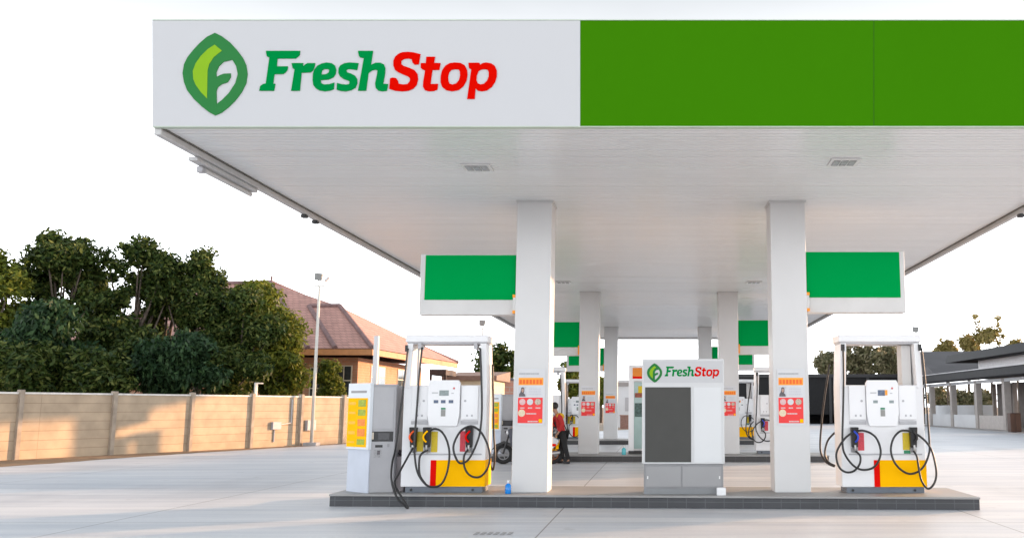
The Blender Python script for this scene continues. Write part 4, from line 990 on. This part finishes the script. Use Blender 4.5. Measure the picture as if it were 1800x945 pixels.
# ------------------------------------------------------------------ people and scooter
def skin_obj(name, verts, edges, m, parent, sub=2, roots=(0,)):
    me = bpy.data.meshes.new(name); o = org(parent)
    me.from_pydata([tuple(Vector(v[0]) - o) for v in verts], edges, []); me.update()
    tmp = bpy.data.objects.new('tmp', me); COL.objects.link(tmp)
    sk = tmp.modifiers.new('s', 'SKIN'); sk.use_smooth_shade = True; sk.branch_smoothing = .6
    for i, v in enumerate(verts):
        r = v[1]; me.skin_vertices[0].data[i].radius = (r, r) if not isinstance(r, tuple) else r
        me.skin_vertices[0].data[i].use_root = i in roots
    ss = tmp.modifiers.new('u', 'SUBSURF'); ss.levels = sub; ss.render_levels = sub
    bpy.context.view_layer.update()
    dg = bpy.context.evaluated_depsgraph_get(); nm = bpy.data.meshes.new_from_object(tmp.evaluated_get(dg)); nm.name = name
    bpy.data.objects.remove(tmp); nm.materials.clear(); nm.materials.append(m); nm.shade_smooth()
    ob = bpy.data.objects.new(name, nm); COL.objects.link(ob); ob.parent = parent; return ob
SKIN = mat('skin', (.36, .20, .13), .55, var=.06); HAIR = mat('black_hair', (.01, .009, .008), .5, var=.3)
JRED = mat('red_jacket', (.42, .012, .012), .75, var=.15, scale=8, bump=.2, bscale=15); JYEL = mat('jacket_yellow', (.62, .36, .01), .75, var=.1)
TBLK = mat('black_trousers', (.008, .008, .009), .8, var=.3, bump=.2, bscale=15); NAVY = mat('navy_cloth', (.015, .022, .05), .8, var=.2, bump=.2)
def person(t, J, jm, tm, face):
    """J: joints dict; face = unit direction the face looks"""
    V = lambda k: Vector(J[k]); f = Vector(face)
    hd = V('head')
    seq = ['pelvis', 'waist', 'chest', 'neck', 'head']
    vs_ = [(V('pelvis'), (.10, .09)), (V('waist'), (.10, .085)), (V('chest'), (.13, .10)), (V('neck'), .052), (hd - Vector((0, 0, .03)) + f * .01, (.072, .085)), (hd + Vector((0, 0, .06)), (.078, .092))]
    ed = [(0, 1), (1, 2), (2, 3), (3, 4), (4, 5)]; roots = [0]
    side = Vector((0, 0, 1)).cross(f)
    for s in ('l', 'r'):
        k = len(vs_)
        vs_ += [(V('sh_' + s), .058), (V('el_' + s), .042), (V('wr_' + s), .028)]
        dr = (V('wr_' + s) - V('el_' + s)).normalized(); palm = V('wr_' + s) + dr * .07; vs_.append((palm, (.035, .02)))
        ed += [(2, k), (k, k + 1), (k + 1, k + 2), (k + 2, k + 3)]
        sd = dr.cross(f).normalized() if dr.cross(f).length > .1 else side
        for i, L in enumerate((.07, .08, .075, .058)):
            q = len(vs_); o_ = sd * (i - 1.5) * .019
            vs_ += [(palm + o_ * .8, .009), (palm + dr * (.03 + L * .5) + o_, .0085), (palm + dr * (.025 + L) + o_ + f * .02, .007)]
            ed += [(q, q + 1), (q + 1, q + 2)]; roots.append(q)
        q = len(vs_); vs_ += [(palm - dr * .03 - sd * .02, .011), (palm + dr * .01 - sd * .055, .010), (palm + dr * .045 - sd * .06, .008)]; ed += [(q, q + 1), (q + 1, q + 2)]; roots.append(q)
        k = len(vs_)
        vs_ += [(V('hip_' + s), .08), (V('kn_' + s), .05), (V('an_' + s), .03), (V('an_' + s) + Vector((0, 0, -.045)) + f * .09, (.022, .014))]
        ed += [(0, k), (k, k + 1), (k + 1, k + 2), (k + 2, k + 3)]
    skin_obj('body', vs_, ed, SKIN, t, 2, roots)
    # clothing
    jv = [(V('pelvis') + Vector((0, 0, -.09)), (.165, .145)), (V('waist'), (.16, .135)), (V('chest'), (.185, .145)), (V('chest').lerp(V('neck'), .75), .075)]; je = [(0, 1), (1, 2), (2, 3)]
    for s in ('l', 'r'):
        k = len(jv); jv += [(V('sh_' + s), .08), (V('el_' + s), .06), (V('wr_' + s).lerp(V('el_' + s), .12), .044)]; je += [(2, k), (k, k + 1), (k + 1, k + 2)]
    jk = skin_obj('jacket', jv, je, jm, t, 2)
    tv = [(V('pelvis') + Vector((0, 0, .0)), (.16, .14))]; te = []
    for s in ('l', 'r'):
        k = len(tv); tv += [(V('hip_' + s), .105), (V('kn_' + s), .078), (V('an_' + s) + Vector((0, 0, .02)), .062)]; te += [(0, k), (k, k + 1), (k + 1, k + 2)]
    skin_obj('trousers', tv, te, tm, t, 2)
    for s in ('l', 'r'):
        a = V('an_' + s); skin_obj('shoe', [(a + Vector((0, 0, -.035)) - f * .05, (.05, .045)), (a + Vector((0, 0, -.04)) + f * .06, (.052, .04)), (a + Vector((0, 0, -.05)) + f * .17, (.045, .028))], [(0, 1), (1, 2)], BLACK, t, 1)
    m = MB(); c = hd + Vector((0, 0, .055)) - f * .02; m.ball(c, .098, .098, .105, 16, 10); m.build('hair', HAIR, t, smooth=True)
    m = MB()
    for s in (-1, 1): m.ball(hd + f * .088 + side * s * .032 + Vector((0, 0, .03)), .012, .012, .009, 8, 5)
    m.build('eyes', BLACK, t)
    m = MB(); m.ball(hd + f * .105 + Vector((0, 0, -.002)), .014, .014, .022, 8, 5)
    for s in (-1, 1): m.ball(hd + side * s * .085 + Vector((0, 0, .005)), .014, .02, .03, 8, 5)
    m.build('nose_and_ears', SKIN, t)
    m = MB(); m.ball(hd + f * .085 + Vector((0, 0, -.042)), .022, .022, .006, 8, 5); m.build('mouth', mat('lips', (.25, .08, .07), .5), t)
    return jk
Yq = 27.35
at = thing('person', 'person in red and yellow jacket and black trousers, leaning towards the scooter', 'person', (-2.66, Yq, 0))
J = dict(pelvis=(-2.76, Yq, .90), waist=(-2.82, Yq, 1.05), chest=(-2.88, Yq, 1.27), neck=(-2.95, Yq, 1.45), head=(-3.0, Yq, 1.575),
         sh_l=(-2.93, Yq + .18, 1.36), sh_r=(-2.83, Yq - .19, 1.37), el_l=(-3.10, Yq + .28, 1.16), el_r=(-2.72, Yq - .25, 1.10), wr_l=(-3.30, Yq + .20, 1.08), wr_r=(-2.85, Yq - .28, .88),
         hip_l=(-2.74, Yq + .09, .84), hip_r=(-2.74, Yq - .09, .84), kn_l=(-2.78, Yq + .10, .46), kn_r=(-2.66, Yq - .10, .46), an_l=(-2.76, Yq + .10, .09), an_r=(-2.56, Yq - .12, .09))
jk = person(at, J, JRED, TBLK, (-.94, .34, 0))
m = MB(); m.ball((-2.815, Yq - .09, 1.33), .115, .155, .105, 14, 9); m.build('yellow_yoke', JYEL, jk, smooth=True)
# scooter, facing left
sc = thing('scooter', 'motor scooter standing side-on behind the front left column', 'scooter', (-3.7, Yq, 0))
TY = mat('tyre_rubber', (.012, .012, .012), .8, var=.2)
for x, n in ((-4.42, 'front'), (-3.02, 'rear')):
    m = MB(); m.torus((x, Yq - .02, .285), .225, .06, 'y', 28, 10); wh = m.build('wheel', TY, sc, smooth=True)
    rim = MB(); rim.torus((x, Yq - .02, .285), .165, .016, 'y', 24, 6)
    for q in range(5):
        a = q * 2 * math.pi / 5; rim.cyl((x, Yq - .02, .285), (x + .16 * math.cos(a), Yq - .02, .285 + .16 * math.sin(a)), .014, 6)
    rim.cyl((x, Yq - .07, .285), (x, Yq + .03, .285), .045, 10); rim.build('rim', mat('rim_rust_orange', (.30, .09, .02), .4, .4) if n == 'rear' else GREY, wh)
m = MB(); m.xz([(-3.55, .42), (-3.1, .40), (-2.88, .55), (-2.86, .68), (-3.0, .74), (-3.5, .72), (-3.72, .60), (-3.75, .42)], Yq - .14, Yq + .14); m.build('rear_body', mat('scooter_white', (.62, .64, .66), .3, coat=.5), sc, bevel=.05)
m = MB(); m.xz([(-4.0, .30), (-3.5, .30), (-3.5, .40), (-3.9, .42), (-4.05, .80), (-4.2, .98), (-4.28, .95), (-4.2, .55), (-4.12, .36)], Yq - .13, Yq + .13); m.build('front_shield', mat('scooter_dark_blue', (.015, .02, .04), .3, coat=.5), sc, bevel=.03)
m = MB(); m.xz([(-3.75, .74), (-3.0, .755), (-2.88, .80), (-2.95, .85), (-3.4, .86), (-3.75, .80)], Yq - .13, Yq + .13); m.build('seat', BLACK, sc, bevel=.03)
m = MB(); m.tube([(-4.42, Yq - .10, .29), (-4.30, Yq - .09, .7), (-4.22, Yq, .98)], .028, 8, 3); m.build('fork', BLACK, sc)
m = MB(); m.tube([(-4.05, Yq - .33, 1.04), (-4.16, Yq - .15, 1.03), (-4.18, Yq, 1.0), (-4.16, Yq + .15, 1.03), (-4.05, Yq + .33, 1.04)], .018, 8, 4); m.build('handlebar', BLACK, sc)
m = MB(); m.xz([(-4.72, .42), (-4.62, .56), (-4.42, .63), (-4.22, .58), (-4.12, .45), (-4.22, .5), (-4.42, .56), (-4.6, .48)], Yq - .08, Yq + .05); m.build('mudguard', BLACK, sc, bevel=.01)
m = MB(); m.box(-3.06, -2.92, Yq - .16, Yq - .13, .5, .57); m.build('tail_light', RED, sc)
m = MB(); m.box(-2.93, -2.85, Yq - .1, Yq + .1, .42, .58); m.build('number_plate_holder', YEL, sc)
MB().ball((-4.29, Yq, .88), .07, .09, .07).build('headlight', mat('lamp_glass', (.7, .7, .7), .1), sc, smooth=True)
MB().tube([(-3.3, Yq - .16, .26), (-2.8, Yq - .16, .33)], .045, 10, 0).build('exhaust', STEEL, sc)
rd_ = thing('person', 'person in dark navy clothes sitting on the scooter, mostly behind the front left column', 'person', (-3.6, Yq, .3))
J = dict(pelvis=(-3.5, Yq, .96), waist=(-3.52, Yq, 1.10), chest=(-3.58, Yq, 1.32), neck=(-3.62, Yq, 1.50), head=(-3.65, Yq, 1.63),
         sh_l=(-3.6, Yq + .19, 1.41), sh_r=(-3.6, Yq - .19, 1.41), el_l=(-3.86, Yq + .27, 1.19), el_r=(-3.86, Yq - .27, 1.19), wr_l=(-4.03, Yq + .29, 1.09), wr_r=(-4.03, Yq - .29, 1.09),
         hip_l=(-3.55, Yq + .11, .93), hip_r=(-3.55, Yq - .11, .93), kn_l=(-3.98, Yq + .17, .86), kn_r=(-3.98, Yq - .17, .86), an_l=(-3.86, Yq + .17, .44), an_r=(-3.86, Yq - .17, .44))
person(rd_, J, NAVY, NAVY, (-1, 0, 0))
